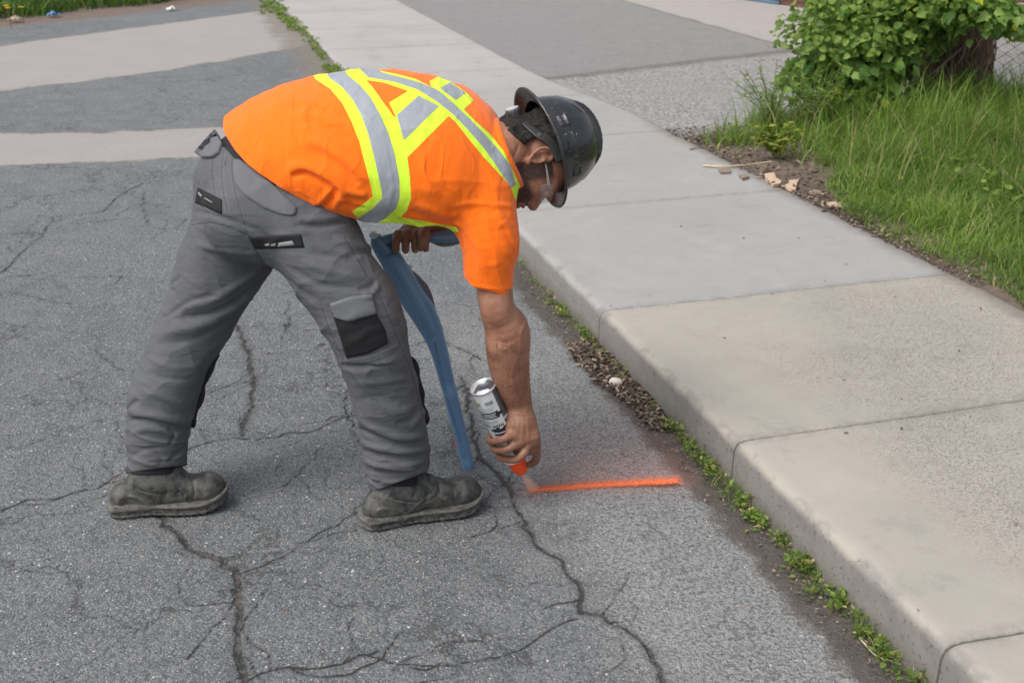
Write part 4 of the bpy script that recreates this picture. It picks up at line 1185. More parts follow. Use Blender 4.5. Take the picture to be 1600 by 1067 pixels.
sdf_obj('tape', union([(ellip(at(631, 411, WY + .008), (CR, CU, CB), (.008, .009, .006)), .0), (ellip(at(640, 417, WY + .010), (CR, CU, CB), (.009, .006, .006)), .004)]), 0.0022, M_tape, wand)
sdf_obj('paint_mark', ellip(at(713, 692, WY) + CB * .006, (CR, CU, CB), (.0030, .009, .006)), 0.0016, M_orange, wand)
# ------------------------------------------------------------------ ground, road, kerb and pavement
A2 = np.array([-.283, .959]); B2 = np.array([.959, .283]); K0 = gr(940, 485, .125)[:2]
def W(s, t, z=0.0):                               # along the kerb, across it, up
    p = K0 + A2 * s + B2 * t
    return np.array([p[0], p[1], z])
def ST(P):
    q = np.asarray(P)[:, :2] - K0
    return q @ A2, q @ B2
def G2(pts, z=0.0): return np.array([gr(u, v, z)[:2] for u, v in pts])
def sstep(x, a, b):
    t = np.clip((x - a) / (b - a), 0, 1); return t * t * (3 - 2 * t)
def vnoise(x, y, seed=0):
    """smooth value noise in 0..1"""
    r = np.random.RandomState(seed); T = r.rand(256, 256)
    xi, yi = np.floor(x).astype(int), np.floor(y).astype(int); fx, fy = x - xi, y - yi
    fx = fx * fx * (3 - 2 * fx); fy = fy * fy * (3 - 2 * fy)
    g = lambda i, j: T[i % 256, j % 256]
    return (g(xi, yi) * (1-fx) + g(xi+1, yi) * fx) * (1-fy) + (g(xi, yi+1) * (1-fx) + g(xi+1, yi+1) * fx) * fy

def walk_z(s): return .125 - .085 * sstep(s, 3.0, 5.6)
CR_ = [   # photo picks of the cracks, width in mm
    ([(248, 806), (264, 822), (280, 832), (292, 850), (304, 860), (322, 866), (340, 872), (362, 888), (370, 902), (373, 916), (370, 940), (374, 960), (369, 980), (370, 1000), (375, 1032), (384, 1066)], 8),
    ([(376, 896), (395, 889), (412, 884), (428, 874), (440, 872), (464, 856), (490, 838), (516, 824), (560, 800)], 2.5),
    ([(384, 1064), (404, 1052), (424, 1046), (438, 1043), (452, 1040), (478, 1044), (504, 1042), (536, 1036), (560, 1022), (590, 1016)], 3),
    ([(-40, 815), (0, 802), (24, 790), (38, 783), (52, 780), (74, 781), (96, 778), (114, 770), (132, 766), (176, 754), (220, 742)], 3),
    ([(350, 440), (360, 480), (367, 504), (379, 522), (382, 540), (390, 552), (394, 582), (400, 594), (397, 605), (392, 630), (390, 646), (383, 658), (380, 680)], 7),
    ([(292, 706), (308, 697), (324, 692), (342, 687), (360, 686), (392, 687), (424, 684), (444, 678), (460, 676), (480, 676), (496, 672), (528, 656), (556, 648), (600, 640)], 3),
    ([(382, 513), (410, 507), (442, 505), (466, 512), (487, 515), (540, 524)], 2.5),
    ([(405, 550), (425, 552), (450, 549), (480, 548), (502, 545), (540, 540)], 2.5),
    ([(-30, 440), (8, 421), (34, 395), (50, 380), (67, 369), (78, 350), (86, 339), (124, 337), (161, 331), (182, 310), (202, 297), (225, 286), (260, 280)], 4),
    ([(225, 300), (225, 327), (232, 354), (262, 358), (289, 359), (330, 366)], 3),
    ([(0, 430), (75, 430), (112, 433), (150, 432), (210, 432), (262, 443)], 2),
    ([(722, 590), (730, 620), (736, 650), (740, 690), (755, 720), (768, 730), (777, 739), (789, 754), (797, 764), (800, 776), (804, 791), (812, 802), (819, 810), (826, 829), (834, 846), (841, 855), (860, 866), (879, 874), (882, 886), (886, 896), (896, 905), (905, 911), (910, 925), (909, 934), (905, 946), (907, 956)], 5.5),
    ([(907, 956), (924, 958), (942, 960), (950, 970), (961, 975), (984, 986), (1000, 998), (1006, 1005), (1014, 1016), (1021, 1031), (1032, 1057), (1040, 1080)], 6),
    ([(901, 966), (884, 970), (867, 979), (852, 988), (841, 996), (819, 1012), (796, 1020), (777, 1026), (747, 1031), (710, 1039), (676, 1042), (642, 1041)], 2.5),
    ([(700, 800), (730, 794), (755, 789), (775, 792), (796, 791)], 2.5),
    ([(820, 508), (846, 511), (871, 508), (900, 505)], 2.5),
    ([(640, 540), (680, 530), (720, 545), (750, 560)], 3), ([(450, 470), (452, 500), (442, 530)], 3),
    ([(110, 210), (100, 240), (96, 262)], 2), ([(440, 760), (470, 740), (500, 700)], 2), ([(560, 690), (548, 670), (540, 640), (544, 610)], 3),
    ([(690, 470), (740, 478), (770, 470)], 2),
]
random.seed(11); rg = np.random.RandomState(11)
def jag(L, amp, step=.02):
    out = [L[0]]
    for a, b in zip(L[:-1], L[1:]):
        n = max(1, int(np.linalg.norm(b - a) / step))
        for k in range(1, n + 1):
            p = a + (b - a) * k / n
            if k < n: p = p + rg.normal(size=2) * amp
            out.append(p)
    return np.array(out)
CRACKS = [(jag(G2(p), .006), wd * .001) for p, wd in CR_]
for L, wd in list(CRACKS):                         # side branches
    for _ in range(2 + int(len(L) / 9)):
        i = rg.randint(1, len(L) - 1); d = nrm(L[i] - L[i-1]); a = rg.uniform(.6, 1.5) * rg.choice([-1, 1]); d = np.array([d[0] * math.cos(a) - d[1] * math.sin(a), d[0] * math.sin(a) + d[1] * math.cos(a)])
        p = L[i]; out = [p]
        for _k in range(rg.randint(3, 10)):
            a = rg.normal() * .45; d = np.array([d[0] * math.cos(a) - d[1] * math.sin(a), d[0] * math.sin(a) + d[1] * math.cos(a)]); p = p + d * rg.uniform(.02, .06); out.append(p)
        CRACKS.append((jag(np.array(out), .003), .0014 + .0012 * rg.rand()))
def axis(segs):
    out = []
    for a, b, st in segs: out += list(np.arange(a, b, st))
    return np.array(out + [segs[-1][1]])
xs = axis([(-40, -8, 2), (-8, -2.6, .06), (-2.6, 1.25, .0065), (1.25, 40, 2)])
ys = [1.35]
while ys[-1] < 8: ys.append(ys[-1] + .0058 * (ys[-1] / 2.4) ** 1.6)
while ys[-1] < 18: ys.append(ys[-1] + .08)
ys = np.array([-6, -2, 0, 1.0] + ys + [22, 30, 45, 80])
Xg, Yg = np.meshgrid(xs, ys, indexing='ij')
Vg = np.stack([Xg.ravel(), Yg.ravel(), np.zeros(Xg.size)], 1)
s_, t_ = ST(Vg)
cr = np.full(len(Vg), 99.0); cw = np.zeros(len(Vg)); dep = np.zeros(len(Vg))
for L, wd in CRACKS:
    lo, hi = L.min(0) - .08, L.max(0) + .08
    m = np.nonzero((Vg[:, 0] > lo[0]) & (Vg[:, 0] < hi[0]) & (Vg[:, 1] > lo[1]) & (Vg[:, 1] < hi[1]))[0]
    P = np.hstack([Vg[m, :2], np.zeros((len(m), 1))]).astype(np.float32)
    d, _ = polydist(P, np.hstack([L, np.zeros((len(L), 1))]))
    k = d / wd
    b = k < cr[m]; cr[m[b]] = k[b]; cw[m[b]] = wd * 1000
    dep[m] = np.maximum(dep[m], np.exp(-(d / (wd * .8)) ** 2) * min(.005, wd * .8))
zz = -dep + .004 * (vnoise(Vg[:, 0] * 3, Vg[:, 1] * 3, 2) - .5) * (Vg[:, 1] < 9) + .0016 * (vnoise(Vg[:, 0] * 60, Vg[:, 1] * 60, 3) - .5)
zz -= .012 * sstep(t_, -.45, -.08) * (s_ < 3)      # gutter dips
zz += .035 * sstep(s_, 5, 8)
Vg[:, 2] = zz
def pdist2(poly):
    return inpoly(Vg[:, :2], poly)
patches = [G2([(0, 78), (460, 15), (476, 30), (490, 75), (350, 100), (200, 122), (0, 145)]), G2([(0, 207), (160, 208), (340, 198), (560, 196), (560, 236), (330, 245), (160, 252), (0, 260)])]
patches[0] = np.vstack([patches[0], [[-9, 7.2], [-9, 9]]]); patches[1] = np.vstack([patches[1], [[-9, 5], [-9, 6.0]]])
pd = np.full(len(Vg), 9.0)
for P_ in patches: pd = np.minimum(pd, pdist2(P_))
ll = G2([(0, 50), (300, 15), (450, 0)]); nrm_l = nrm(np.array([-(ll[2] - ll[0])[1], (ll[2] - ll[0])[0]]))
verge = (Vg[:, :2] - ll[0]) @ nrm_l
kp0, kp1 = gr(830, 766)[:2], gr(1066, 750)[:2]
ld = nrm(kp1 - kp0); ln = np.array([-ld[1], ld[0]])
q = Vg[:, :2] - kp0; al, ac = q @ ld, q @ ln
LP = np.linalg.norm(kp1 - kp0)
over = np.exp(-np.clip(np.where(ac > 0, ac / .20, -ac / .035), 0, 9) ** 1.1) * sstep(al, -.06, .22) * sstep(al, LP + .10, LP - .05)
over = np.maximum(over, .5 * np.exp(-((al - .0) / .05) ** 2 - (ac / .05) ** 2))
Vi = np.arange(Xg.size).reshape(Xg.shape)
F = np.stack([Vi[:-1, :-1], Vi[1:, :-1], Vi[1:, 1:], Vi[:-1, 1:]], -1).reshape(-1, 4)
keep = (t_[F].min(1) < .03)
F = F[keep]
used = np.unique(F); remap = np.full(len(Vg), -1); remap[used] = np.arange(len(used)); F = remap[F]
def asphalt():
    t = NT('old_asphalt')
    co = t.co()
    big = t.noise(1.3, 3, 0.55); mid = t.noise(7, 4, 0.6); fine = t.noise(230, 3, 0.65)
    base = t.mix(t.step(big, 0.3, 0.7), (0.108, 0.117, 0.124, 1), (0.141, 0.150, 0.157, 1))
    base = t.mix(t.step(mid, 0.40, 0.72), base, (0.160, 0.169, 0.176, 1))
    # stones in the mix
    vc = t.n('TexVoronoi', {'feature': 'F1'}, Scale=185.0, Randomness=1.0); t.set(vc, 'Vector', co)
    hue = t.n('SeparateColor'); t.set(hue, 'Color', vc.outputs['Color'])
    stone_hi = t.math('MULTIPLY', t.step(hue.outputs[0], 0.84, 0.87), t.step(vc.outputs['Distance'], 0.30, 0.42, 1, 0))
    stone_dk = t.step(hue.outputs[1], 0.60, 0.66)
    c = t.mix(t.math('MULTIPLY', stone_dk, 0.60), base, (0.050, 0.053, 0.058, 1))
    c = t.mix(t.math('MULTIPLY', t.step(hue.outputs[2], 0.72, 0.76), 0.45), c, (0.25, 0.25, 0.25, 1))
    c = t.mix(t.math('MULTIPLY', stone_hi, 0.7), c, (0.48, 0.47, 0.45, 1))
    v2 = t.n('TexVoronoi', {'feature': 'F1'}, Scale=64.0, Randomness=1.0); t.set(v2, 'Vector', co)
    h2 = t.n('SeparateColor'); t.set(h2, 'Color', v2.outputs['Color'])
    big_st = t.math('MULTIPLY', t.step(h2.outputs[0], 0.93, 0.95), t.step(v2.outputs['Distance'], 0.18, 0.26, 1, 0))
    c = t.mix(t.math('MULTIPLY', big_st, 0.9), c, (0.54, 0.52, 0.50, 1))
    pink = t.math('MULTIPLY', t.step(h2.outputs[1], 0.996, 0.998), t.step(v2.outputs['Distance'], 0.20, 0.3, 1, 0))
    c = t.mix(pink, c, (0.55, 0.16, 0.10, 1))
    # worn pale band beside the gutter
    tt = t.attr('t'); ss = t.attr('s')
    nb = t.math('MULTIPLY_ADD', t.noise(4, 5, 0.7), 0.55, -0.27)
    nbf = t.math('MULTIPLY_ADD', t.noise(60, 4, 0.8), 0.30, -0.15)
    te = t.math('ADD', t.math('ADD', tt, nb), nbf)
    worn = t.math('MULTIPLY', t.step(te, -0.70, -0.42), t.step(ss, 1.2, -0.4))
    net = t.step(t.noise(105, 4, 0.75), 0.42, 0.58)
    c = t.mix(t.math('MULTIPLY', t.math('MULTIPLY', worn, net), 0.62), c, (0.36, 0.36, 0.35, 1))
    # damp dirt right along the kerb
    te2 = t.math('ADD', t.math('ADD', tt, t.math('MULTIPLY_ADD', t.noise(9, 4, 0.7), 0.12, -0.06)), t.math('MULTIPLY_ADD', t.noise(70, 3, 0.8), 0.06, -0.03))
    dirt = t.math('MULTIPLY', t.step(te2, -0.155, -0.110), t.step(ss, 5.5, 4.5))
    dc = t.mix(t.noise(35, 5, 0.7), (0.045, 0.038, 0.036, 1), (0.115, 0.095, 0.085, 1))
    c = t.mix(t.math('MULTIPLY', dirt, 0.92), c, dc)
    dfar = t.math('MULTIPLY', t.math('MULTIPLY', t.step(t.math('ADD', te2, t.math('MULTIPLY_ADD', t.noise(3, 5, 0.75), 0.5, -0.25)), -.42, -.22), t.step(ss, 4.9, 5.6)), 0.75)
    # cracks
    cr_ = t.math('ADD', t.attr('crack'), t.math('ADD', t.math('MULTIPLY_ADD', t.noise(110, 4, 0.8), 3.0, -1.5), t.math('MULTIPLY_ADD', t.noise(9, 4, 0.75), 3.4, -1.9)))
    vcr = t.n('TexVoronoi', {'feature': 'DISTANCE_TO_EDGE'}, Scale=1.9, Randomness=1.0)
    wv_ = t.n('VectorMath', {'operation': 'ADD'}); t.set(wv_, 'i0', co)
    nz_ = t.n('TexNoise', None, Scale=3.2, Detail=6, Roughness=0.7); t.set(nz_, 'Vector', co); sc3 = t.n('VectorMath', {'operation': 'SCALE'}); t.set(sc3, 'i0', nz_.outputs['Color']); sc3.inputs['Scale'].default_value = 0.45
    t.set(wv_, 'i1', sc3); t.set(vcr, 'Vector', wv_)
    hair_c = t.math('MULTIPLY', t.math('MULTIPLY', t.step(vcr.outputs[0], 0.003, 0.016, 1, 0), t.step(t.noise(1.1, 3, 0.6), 0.42, 0.52)), t.step(tt, -.35, -.7))
    c = t.mix(t.math('MULTIPLY', hair_c, 0.8), c, (0.045, 0.046, 0.047, 1))
    rim = t.step(cr_, 0.6, 4.6, 1, 0)
    core = t.step(cr_, 0.25, 0.95, 1, 0)
    c = t.mix(t.math('MULTIPLY', rim, 0.45), c, (0.075, 0.078, 0.080, 1))
    c = t.mix(t.math('MULTIPLY', core, 0.9), c, t.mix(t.math('MULTIPLY', t.step(t.attr('cw'), 4.5, 6.5), t.step(t.noise(30, 4, 0.7), 0.4, 0.6)), (0.022, 0.022, 0.023, 1), (0.105, 0.092, 0.080, 1)))
    # pale concrete strips
    pdn = t.math('ADD', t.attr('patch'), t.math('MULTIPLY_ADD', t.noise(2.5, 7, 0.75), 0.34, -0.17))
    conc = t.mix(t.noise(2.2, 6, 0.65), (0.275, 0.255, 0.250, 1), (0.345, 0.325, 0.315, 1))
    conc = t.mix(t.math('MULTIPLY', stone_dk, 0.12), conc, (0.16, 0.155, 0.15, 1))
    pm = t.step(pdn, -0.02, 0.02, 1, 0)
    c = t.mix(pm, c, conc)
    c = t.mix(t.math('MULTIPLY', t.step(t.math('ABSOLUTE', pdn), 0.0, 0.05, 1, 0), 0.35), c, (0.11, 0.11, 0.085, 1))
    # verge soil beyond
    vd = t.math('ADD', t.attr('verge'), t.math('MULTIPLY_ADD', t.noise(1.6, 5, 0.7), 0.9, -0.45))
    c = t.mix(t.step(vd, -0.08, 0.12), c, t.mix(t.noise(5, 6, 0.75), (0.085, 0.060, 0.045, 1), (0.22, 0.165, 0.135, 1)))
    c = t.mix(dfar, c, t.mix(t.noise(14, 5, 0.75), (0.10, 0.085, 0.065, 1), (0.25, 0.22, 0.18, 1)))
    # orange overspray soaked into the surface
    c = t.mix(t.math('MULTIPLY', t.attr('over'), t.math('MULTIPLY', t.step(fine, 0.20, 0.75), 0.46)), c, (0.74, 0.27, 0.19, 1))
    t.bs(Base_Color=c, Roughness=0.82)
    near = t.step(t.attr('Yd'), 3.0, 9.0, 1, 0.15)
    h = t.math('ADD', t.math('MULTIPLY', vc.outputs['Distance'], -0.9), t.math('MULTIPLY', fine, 0.7))
    h = t.math('ADD', h, t.math('MULTIPLY', v2.outputs['Distance'], -0.6))
    h = t.math('ADD', h, t.math('MULTIPLY', core, -1.2))
    h = t.math('MULTIPLY', h, near)
    h = t.math('ADD', h, t.math('MULTIPLY', t.noise(60, 3, 0.6), 1.0))
    t.bs(Normal=t.bump(h, 0.0030))
    return t.m
road = mesh_obj('road', Vg[used], F, asphalt(), attrs={'crack': cr[used], 'cw': cw[used], 't': t_[used], 's': s_[used], 'patch': pd[used], 'verge': verge[used], 'over': over[used], 'Yd': Vg[used, 1]})
struct(road)

# pavement with its rounded kerb edge
JOINTS = [-5.2, -4.1, -3.05, -2.005, -1.062, 0.0, 1.31, 2.75, 4.2, 5.7, 7.2, 8.7, 10.2]
sgrid = [-7.0]
while sgrid[-1] < 15:
    s0 = sgrid[-1]; step = .012 if -2.6 < s0 < 2 else .05
    sgrid.append(s0 + step)
sgrid = np.array(sgrid)
sgrid = sgrid[np.min(np.abs(sgrid[:, None] - np.array(JOINTS)[None]), 1) > .011]
sgrid = np.sort(np.r_[sgrid, np.concatenate([[j - .009, j - .005, j - .002, j + .002, j + .005, j + .009] for j in JOINTS])])
prof = [(-.004, -.145), (-.002, -.03), (0, -.022), (.004, -.012), (.011, -.005), (.022, -.0015), (.04, 0)] + [(x, 0) for x in np.linspace(.06, .3, 14)] + [(x, 0) for x in np.linspace(.34, 1.44, 26)] + [(1.46, -.004), (1.47, -.02), (1.472, -.1)]
prof = np.array(prof)
Sg, Ti = np.meshgrid(sgrid, np.arange(len(prof)), indexing='ij')
Tg = prof[Ti, 0]; Zo = prof[Ti, 1]
jd = np.abs(Sg[..., None] - np.array(JOINTS)); jj = jd.min(-1)
wav = .004 * (vnoise(Sg * 9, Tg * 9, 5) - .5)
kn = vnoise(Sg * 14, Tg * 40 + 3, 6)
edge_w = np.exp(-(Tg / .03) ** 2)
Tg2 = Tg + edge_w * ((kn - .5) * .006 + (vnoise(Sg * 50, Tg * 50, 7) - .5) * .004) + .002 * np.sin(Sg * 1.7)
Zg = walk_z(Sg) + Zo - .011 * np.exp(-(jj / .0045) ** 2) + wav * .4
Zg -= edge_w * .003 * sstep(vnoise(Sg * 22, Tg * 10, 9), .6, .9)
Pw = K0 + A2 * Sg[..., None] + B2 * Tg2[..., None]
# joints wander a little
Pw += A2 * ((vnoise(Tg * 5, np.round(Sg * 2), 10) - .5) * .010)[..., None]
Vw = np.concatenate([Pw, Zg[..., None]], -1).reshape(-1, 3)
Vi = np.arange(Sg.size).reshape(Sg.shape)
Fw = np.stack([Vi[:-1, :-1], Vi[:-1, 1:], Vi[1:, 1:], Vi[1:, :-1]], -1).reshape(-1, 4)[:, ::-1]
def concrete():
    t = NT('pavement_concrete')
    ss, tt, jn, zz_ = t.attr('s'), t.attr('t'), t.attr('j'), t.attr('z')
    old = t.step(t.math('MULTIPLY', ss, -1.0), -0.003, 0.003)                              # slabs nearer than the second joint are older and warmer
    n1 = t.noise(1.1, 4, 0.6); n2 = t.noise(9, 5, 0.65); n3 = t.noise(240, 3, 0.7)
    a = t.mix(n2, (0.335, 0.308, 0.268, 1), (0.435, 0.402, 0.352, 1))
    b = t.mix(n2, (0.272, 0.270, 0.264, 1), (0.378, 0.375, 0.366, 1))
    far = t.step(ss, 3.5, 6.0)
    b = t.mix(far, b, t.mix(n2, (0.36, 0.345, 0.335, 1), (0.42, 0.40, 0.39, 1)))
    c = t.mix(old, b, a)
    c = t.mix(t.math('MULTIPLY', t.step(n1, 0.35, 0.7), 0.35), c, (0.27, 0.262, 0.248, 1))
    mp = t.n('Mapping'); t.set(mp, 'Vector', t.co()); mp.inputs['Rotation'].default_value = (0, 0, .29); mp.inputs['Scale'].default_value = (1, 1.6, 1)
    pores = t.step(t.noise(130, 6, 0.85, mp.outputs[0]), 0.525, 0.59)
    mask = t.step(t.noise(2.0, 4, 0.6), 0.36, 0.56, 0.40, 1)
    inner = t.step(tt, 0.10, 0.55)
    pm = t.math('MULTIPLY', t.math('MULTIPLY', pores, mask), t.math('MULTIPLY', t.math('MULTIPLY_ADD', old, 0.85, 0.12), inner))
    c = t.mix(t.math('MULTIPLY', pm, 0.80), c, (0.16, 0.145, 0.128, 1))
    speck = t.step(t.noise(330, 2, 0.6), 0.62, 0.70)
    c = t.mix(t.math('MULTIPLY', speck, 0.22), c, (0.15, 0.145, 0.14, 1))
    # kerb face: greyer, stained with soil splash towards the road
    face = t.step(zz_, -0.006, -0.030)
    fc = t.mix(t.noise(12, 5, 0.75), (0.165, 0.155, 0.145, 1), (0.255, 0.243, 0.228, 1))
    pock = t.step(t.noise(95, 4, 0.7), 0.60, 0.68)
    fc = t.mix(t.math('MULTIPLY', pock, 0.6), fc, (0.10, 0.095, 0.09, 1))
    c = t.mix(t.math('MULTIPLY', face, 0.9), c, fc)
    bruise = t.math('MULTIPLY', t.step(t.math('ABSOLUTE', t.math('SUBTRACT', tt, 0.004)), 0.006, 0.03, 1, 0), t.step(t.noise(7, 4, 0.7), 0.48, 0.62))
    c = t.mix(t.math('MULTIPLY', bruise, 0.55), c, (0.17, 0.165, 0.16, 1))
    foot = t.step(t.math('ADD', zz_, t.math('MULTIPLY_ADD', t.noise(14, 4, 0.7), 0.04, -0.02)), -0.075, -0.115)
    c = t.mix(t.math('MULTIPLY', foot, 0.5), c, (0.14, 0.125, 0.105, 1))
    jl = t.step(t.math('ADD', jn, t.math('MULTIPLY_ADD', t.noise(90, 3, 0.7), 0.004, -0.002)), 0.0022, 0.0050, 1, 0)
    jhalo = t.math('MULTIPLY', t.step(jn, 0.004, 0.05, 0.5, 0), t.step(t.noise(20, 5, 0.75), 0.38, 0.62))
    c = t.mix(jhalo, c, (0.2, 0.19, 0.175, 1))
    c = t.mix(t.math('MULTIPLY', jl, 0.85), c, (0.070, 0.064, 0.056, 1))
    # soil washed over the edge next to the lawn
    rs = t.math('ADD', tt, t.math('MULTIPLY_ADD', t.noise(7, 5, 0.7), 0.14, -0.07))
    soil = t.math('MULTIPLY', t.step(rs, 1.34, 1.46), t.step(ss, 3.4, 2.6))
    c = t.mix(t.math('MULTIPLY', soil, 0.6), c, (0.15, 0.12, 0.095, 1))
    t.bs(Roughness=0.88)
    h = t.math('ADD', t.math('MULTIPLY', n3, 0.5), t.math('MULTIPLY', pm, -0.35))
    c = t.mix(t.math('MULTIPLY', t.step(t.noise(4.5, 6, 0.75), 0.52, 0.68), 0.34), c, (0.20, 0.19, 0.172, 1))
    t.bs(Base_Color=c)
    h = t.math('ADD', h, t.math('MULTIPLY', t.math('MULTIPLY', pock, face), -1.2))
    t.bs(Normal=t.bump(h, 0.0016))
    return t.m
M_conc = concrete()
sw = mesh_obj('pavement', Vw, Fw, M_conc, attrs={'s': Sg.ravel(), 't': Tg.ravel(), 'j': jj.ravel(), 'z': Zo.ravel()})
struct(sw)

# land behind the pavement: gravel drive, asphalt drive, concrete pad, lawn soil
n_s = np.r_[np.arange(-8, 14, .06), np.arange(14, 60, 3)]; n_t = np.r_[1.466, np.arange(1.50, 7, .05), np.arange(7, 60, 3)]
Sg, Tg = np.meshgrid(n_s, n_t, indexing='ij')
lawn = 2.72 + .25 * (vnoise(Tg * 2, Tg * 0, 12) - .5) + .02 * (Tg - 1.5)
lw = sstep(lawn - Sg, -.05, .35)
Zl = (walk_z(Sg) - .012) * (1 - lw) + (.118 + .02 * vnoise(Sg * 6, Tg * 6, 13)) * lw - .03 * lw * np.exp(-((Tg - 1.47) / .05) ** 2)
Zl += .012 * (vnoise(Sg * 10, Tg * 10, 14) - .5) * (1 - lw) * sstep(5.3 - Sg, 0, .1)
Pl = K0 + A2 * Sg[..., None] + B2 * Tg[..., None]
Vl = np.concatenate([Pl, Zl[..., None]], -1).reshape(-1, 3)
Vi = np.arange(Sg.size).reshape(Sg.shape)
Fl = np.stack([Vi[:-1, :-1], Vi[:-1, 1:], Vi[1:, 1:], Vi[1:, :-1]], -1).reshape(-1, 4)[:, ::-1]
def land():
    t = NT('drive_and_soil')
    ss, tt, lw_ = t.attr('s'), t.attr('t'), t.attr('lawn')
    n2 = t.noise(5, 5, 0.7)
    vc = t.n('TexVoronoi', {'feature': 'F1'}, Scale=45.0); t.set(vc, 'Vector', t.co())
    hue = t.n('SeparateColor'); t.set(hue, 'Color', vc.outputs['Color'])
    gravel = t.mix(hue.outputs[0], (0.185, 0.185, 0.185, 1), (0.40, 0.395, 0.385, 1))
    gravel = t.mix(t.math('MULTIPLY', t.step(t.noise(2.2, 5, 0.65), 0.35, 0.65), 0.55), gravel, (0.30, 0.295, 0.285, 1))
    asp = t.mix(t.noise(3.2, 6, 0.7), (0.205, 0.205, 0.205, 1), (0.285, 0.28, 0.275, 1))
    asp = t.mix(t.math('MULTIPLY', t.step(hue.outputs[1], 0.7, 0.8), 0.25), asp, (0.12, 0.12, 0.12, 1))
    # the drive edge runs a little askew
    e1 = t.math('ADD', t.math('MULTIPLY_ADD', tt, -0.32, ss), t.math('MULTIPLY_ADD', t.noise(3, 5, 0.7), 0.22, -0.11))
    d1 = t.step(e1, 4.70, 4.78)
    c = t.mix(d1, gravel, asp)
    c = t.mix(t.math('MULTIPLY', t.step(t.math('ABSOLUTE', t.math('SUBTRACT', e1, 4.72)), 0.0, 0.16, 1, 0), 0.7), c, (0.125, 0.105, 0.09, 1))
    e2 = t.math('ADD', tt, t.math('MULTIPLY_ADD', t.noise(3, 4, 0.7), 0.14, -0.07))
    pad = t.math('MULTIPLY', t.step(e2, 4.18, 4.24), t.step(ss, 6.1, 6.2))
    c = t.mix(pad, c, t.mix(n2, (0.33, 0.31, 0.30, 1), (0.42, 0.395, 0.38, 1)))
    c = t.mix(t.math('MULTIPLY', t.math('MULTIPLY', t.step(t.math('ABSOLUTE', t.math('SUBTRACT', e2, 4.2)), 0, .05, 1, 0), t.step(ss, 5.8, 6.0)), 0.6), c, (0.12, 0.13, 0.07, 1))
    soil = t.mix(t.noise(22, 6, 0.75), (0.070, 0.050, 0.038, 1), (0.235, 0.180, 0.140, 1))
    c = t.mix(t.step(t.math('ADD', lw_, t.math('MULTIPLY_ADD', t.noise(12, 5, 0.7), 0.6, -0.3)), 0.3, 0.5), c, soil)
    t.bs(Base_Color=c, Roughness=0.9)
    h = t.math('ADD', t.math('MULTIPLY', vc.outputs['Distance'], t.math('MULTIPLY_ADD', d1, 1.2, -1.5)), t.math('MULTIPLY', t.noise(60, 5, 0.7), 1.5))
    t.bs(Normal=t.bump(h, 0.008))
    return t.m
dr = mesh_obj('ground', Vl, Fl, land(), attrs={'s': Sg.ravel(), 't': Tg.ravel(), 'lawn': lw.ravel()})
struct(dr)

# the fresh orange line
nl, nw = 150, 28
Lu, Lv = np.meshgrid(np.linspace(-.02, LP + .04, nl), np.linspace(-.045, .05, nw), indexing='ij')
Pp = kp0 + ld * Lu[..., None] + ln * Lv[..., None]
Zp = .0016 + .0016 * (vnoise(Pp[..., 0] * 60, Pp[..., 1] * 60, 3) - .5) + .004 * (vnoise(Pp[..., 0] * 3, Pp[..., 1] * 3, 2) - .5)
half = .0100 + .0045 * (Lu / LP) + .0020 * (vnoise(Lu * 30, Lu * 0, 21) - .5)
cen = .003 * np.sin(Lu * 9)
pa = np.abs(Lv - cen) - half
pa = np.maximum(pa, np.maximum(-Lu, Lu - LP + .012))
pa = np.where(Lv - cen > 0, pa * .55, pa)
M_line = NT('fresh_orange_paint')
t = M_line
pe = t.math('ADD', t.math('MULTIPLY', t.attr('edge'), 0.8), t.math('ADD', t.math('MULTIPLY_ADD', t.noise(260, 6, 0.95), 0.085, -0.0425), t.math('MULTIPLY_ADD', t.noise(60, 3, 0.7), 0.010, -0.005)))
al_ = t.step(pe, -0.003, 0.005, 1, 0)
t.bs(Base_Color=t.mix(t.noise(120, 4, 0.7), (0.92, 0.11, 0.025, 1), (0.95, 0.27, 0.10, 1)), Roughness=0.8, Alpha=al_, Normal=t.bump(t.math('ADD', t.voro(150), t.noise(200, 3)), 0.0030))
Vi = np.arange(Lu.size).reshape(Lu.shape)
Fp = np.stack([Vi[:-1, :-1], Vi[1:, :-1], Vi[1:, 1:], Vi[:-1, 1:]], -1).reshape(-1, 4)
pl = mesh_obj('painted_line', np.concatenate([Pp, Zp[..., None]], -1).reshape(-1, 3), Fp, M_line.m, attrs={'edge': pa.ravel()})
tag(pl, 'freshly sprayed orange line on the asphalt running from the spray can towards the kerb', 'painted line')
# ------------------------------------------------------------------ plants, fence, litter
def foliage_mat(name, dark, light, dry=None, trans=0.35):
    t = NT(name)
    r = t.attr('rnd')
    c = t.mix(r, dark, light)
    c = t.mix(t.math('MULTIPLY', t.noise(60, 3, 0.6), 0.35), c, tuple(x * .6 for x in dark[:3]) + (1,))
    if dry: c = t.mix(t.step(t.attr('dry'), 0.5, 0.6), c, dry)
    t.bs(Base_Color=c, Roughness=0.5); t.b.inputs['Specular IOR Level'].default_value = 0.3
    tr = t.n('BsdfTranslucent'); t.set(tr, 'Color', t.mix(0.5, c, tuple(min(1, x * 1.6) for x in light[:3]) + (1,)))
    mx = t.n('MixShader'); mx.inputs[0].default_value = trans
    t.t.links.new(t.b.outputs[0], mx.inputs[1]); t.t.links.new(tr.outputs[0], mx.inputs[2]); t.t.links.new(mx.outputs[0], t.o.inputs[0])
    return t.m
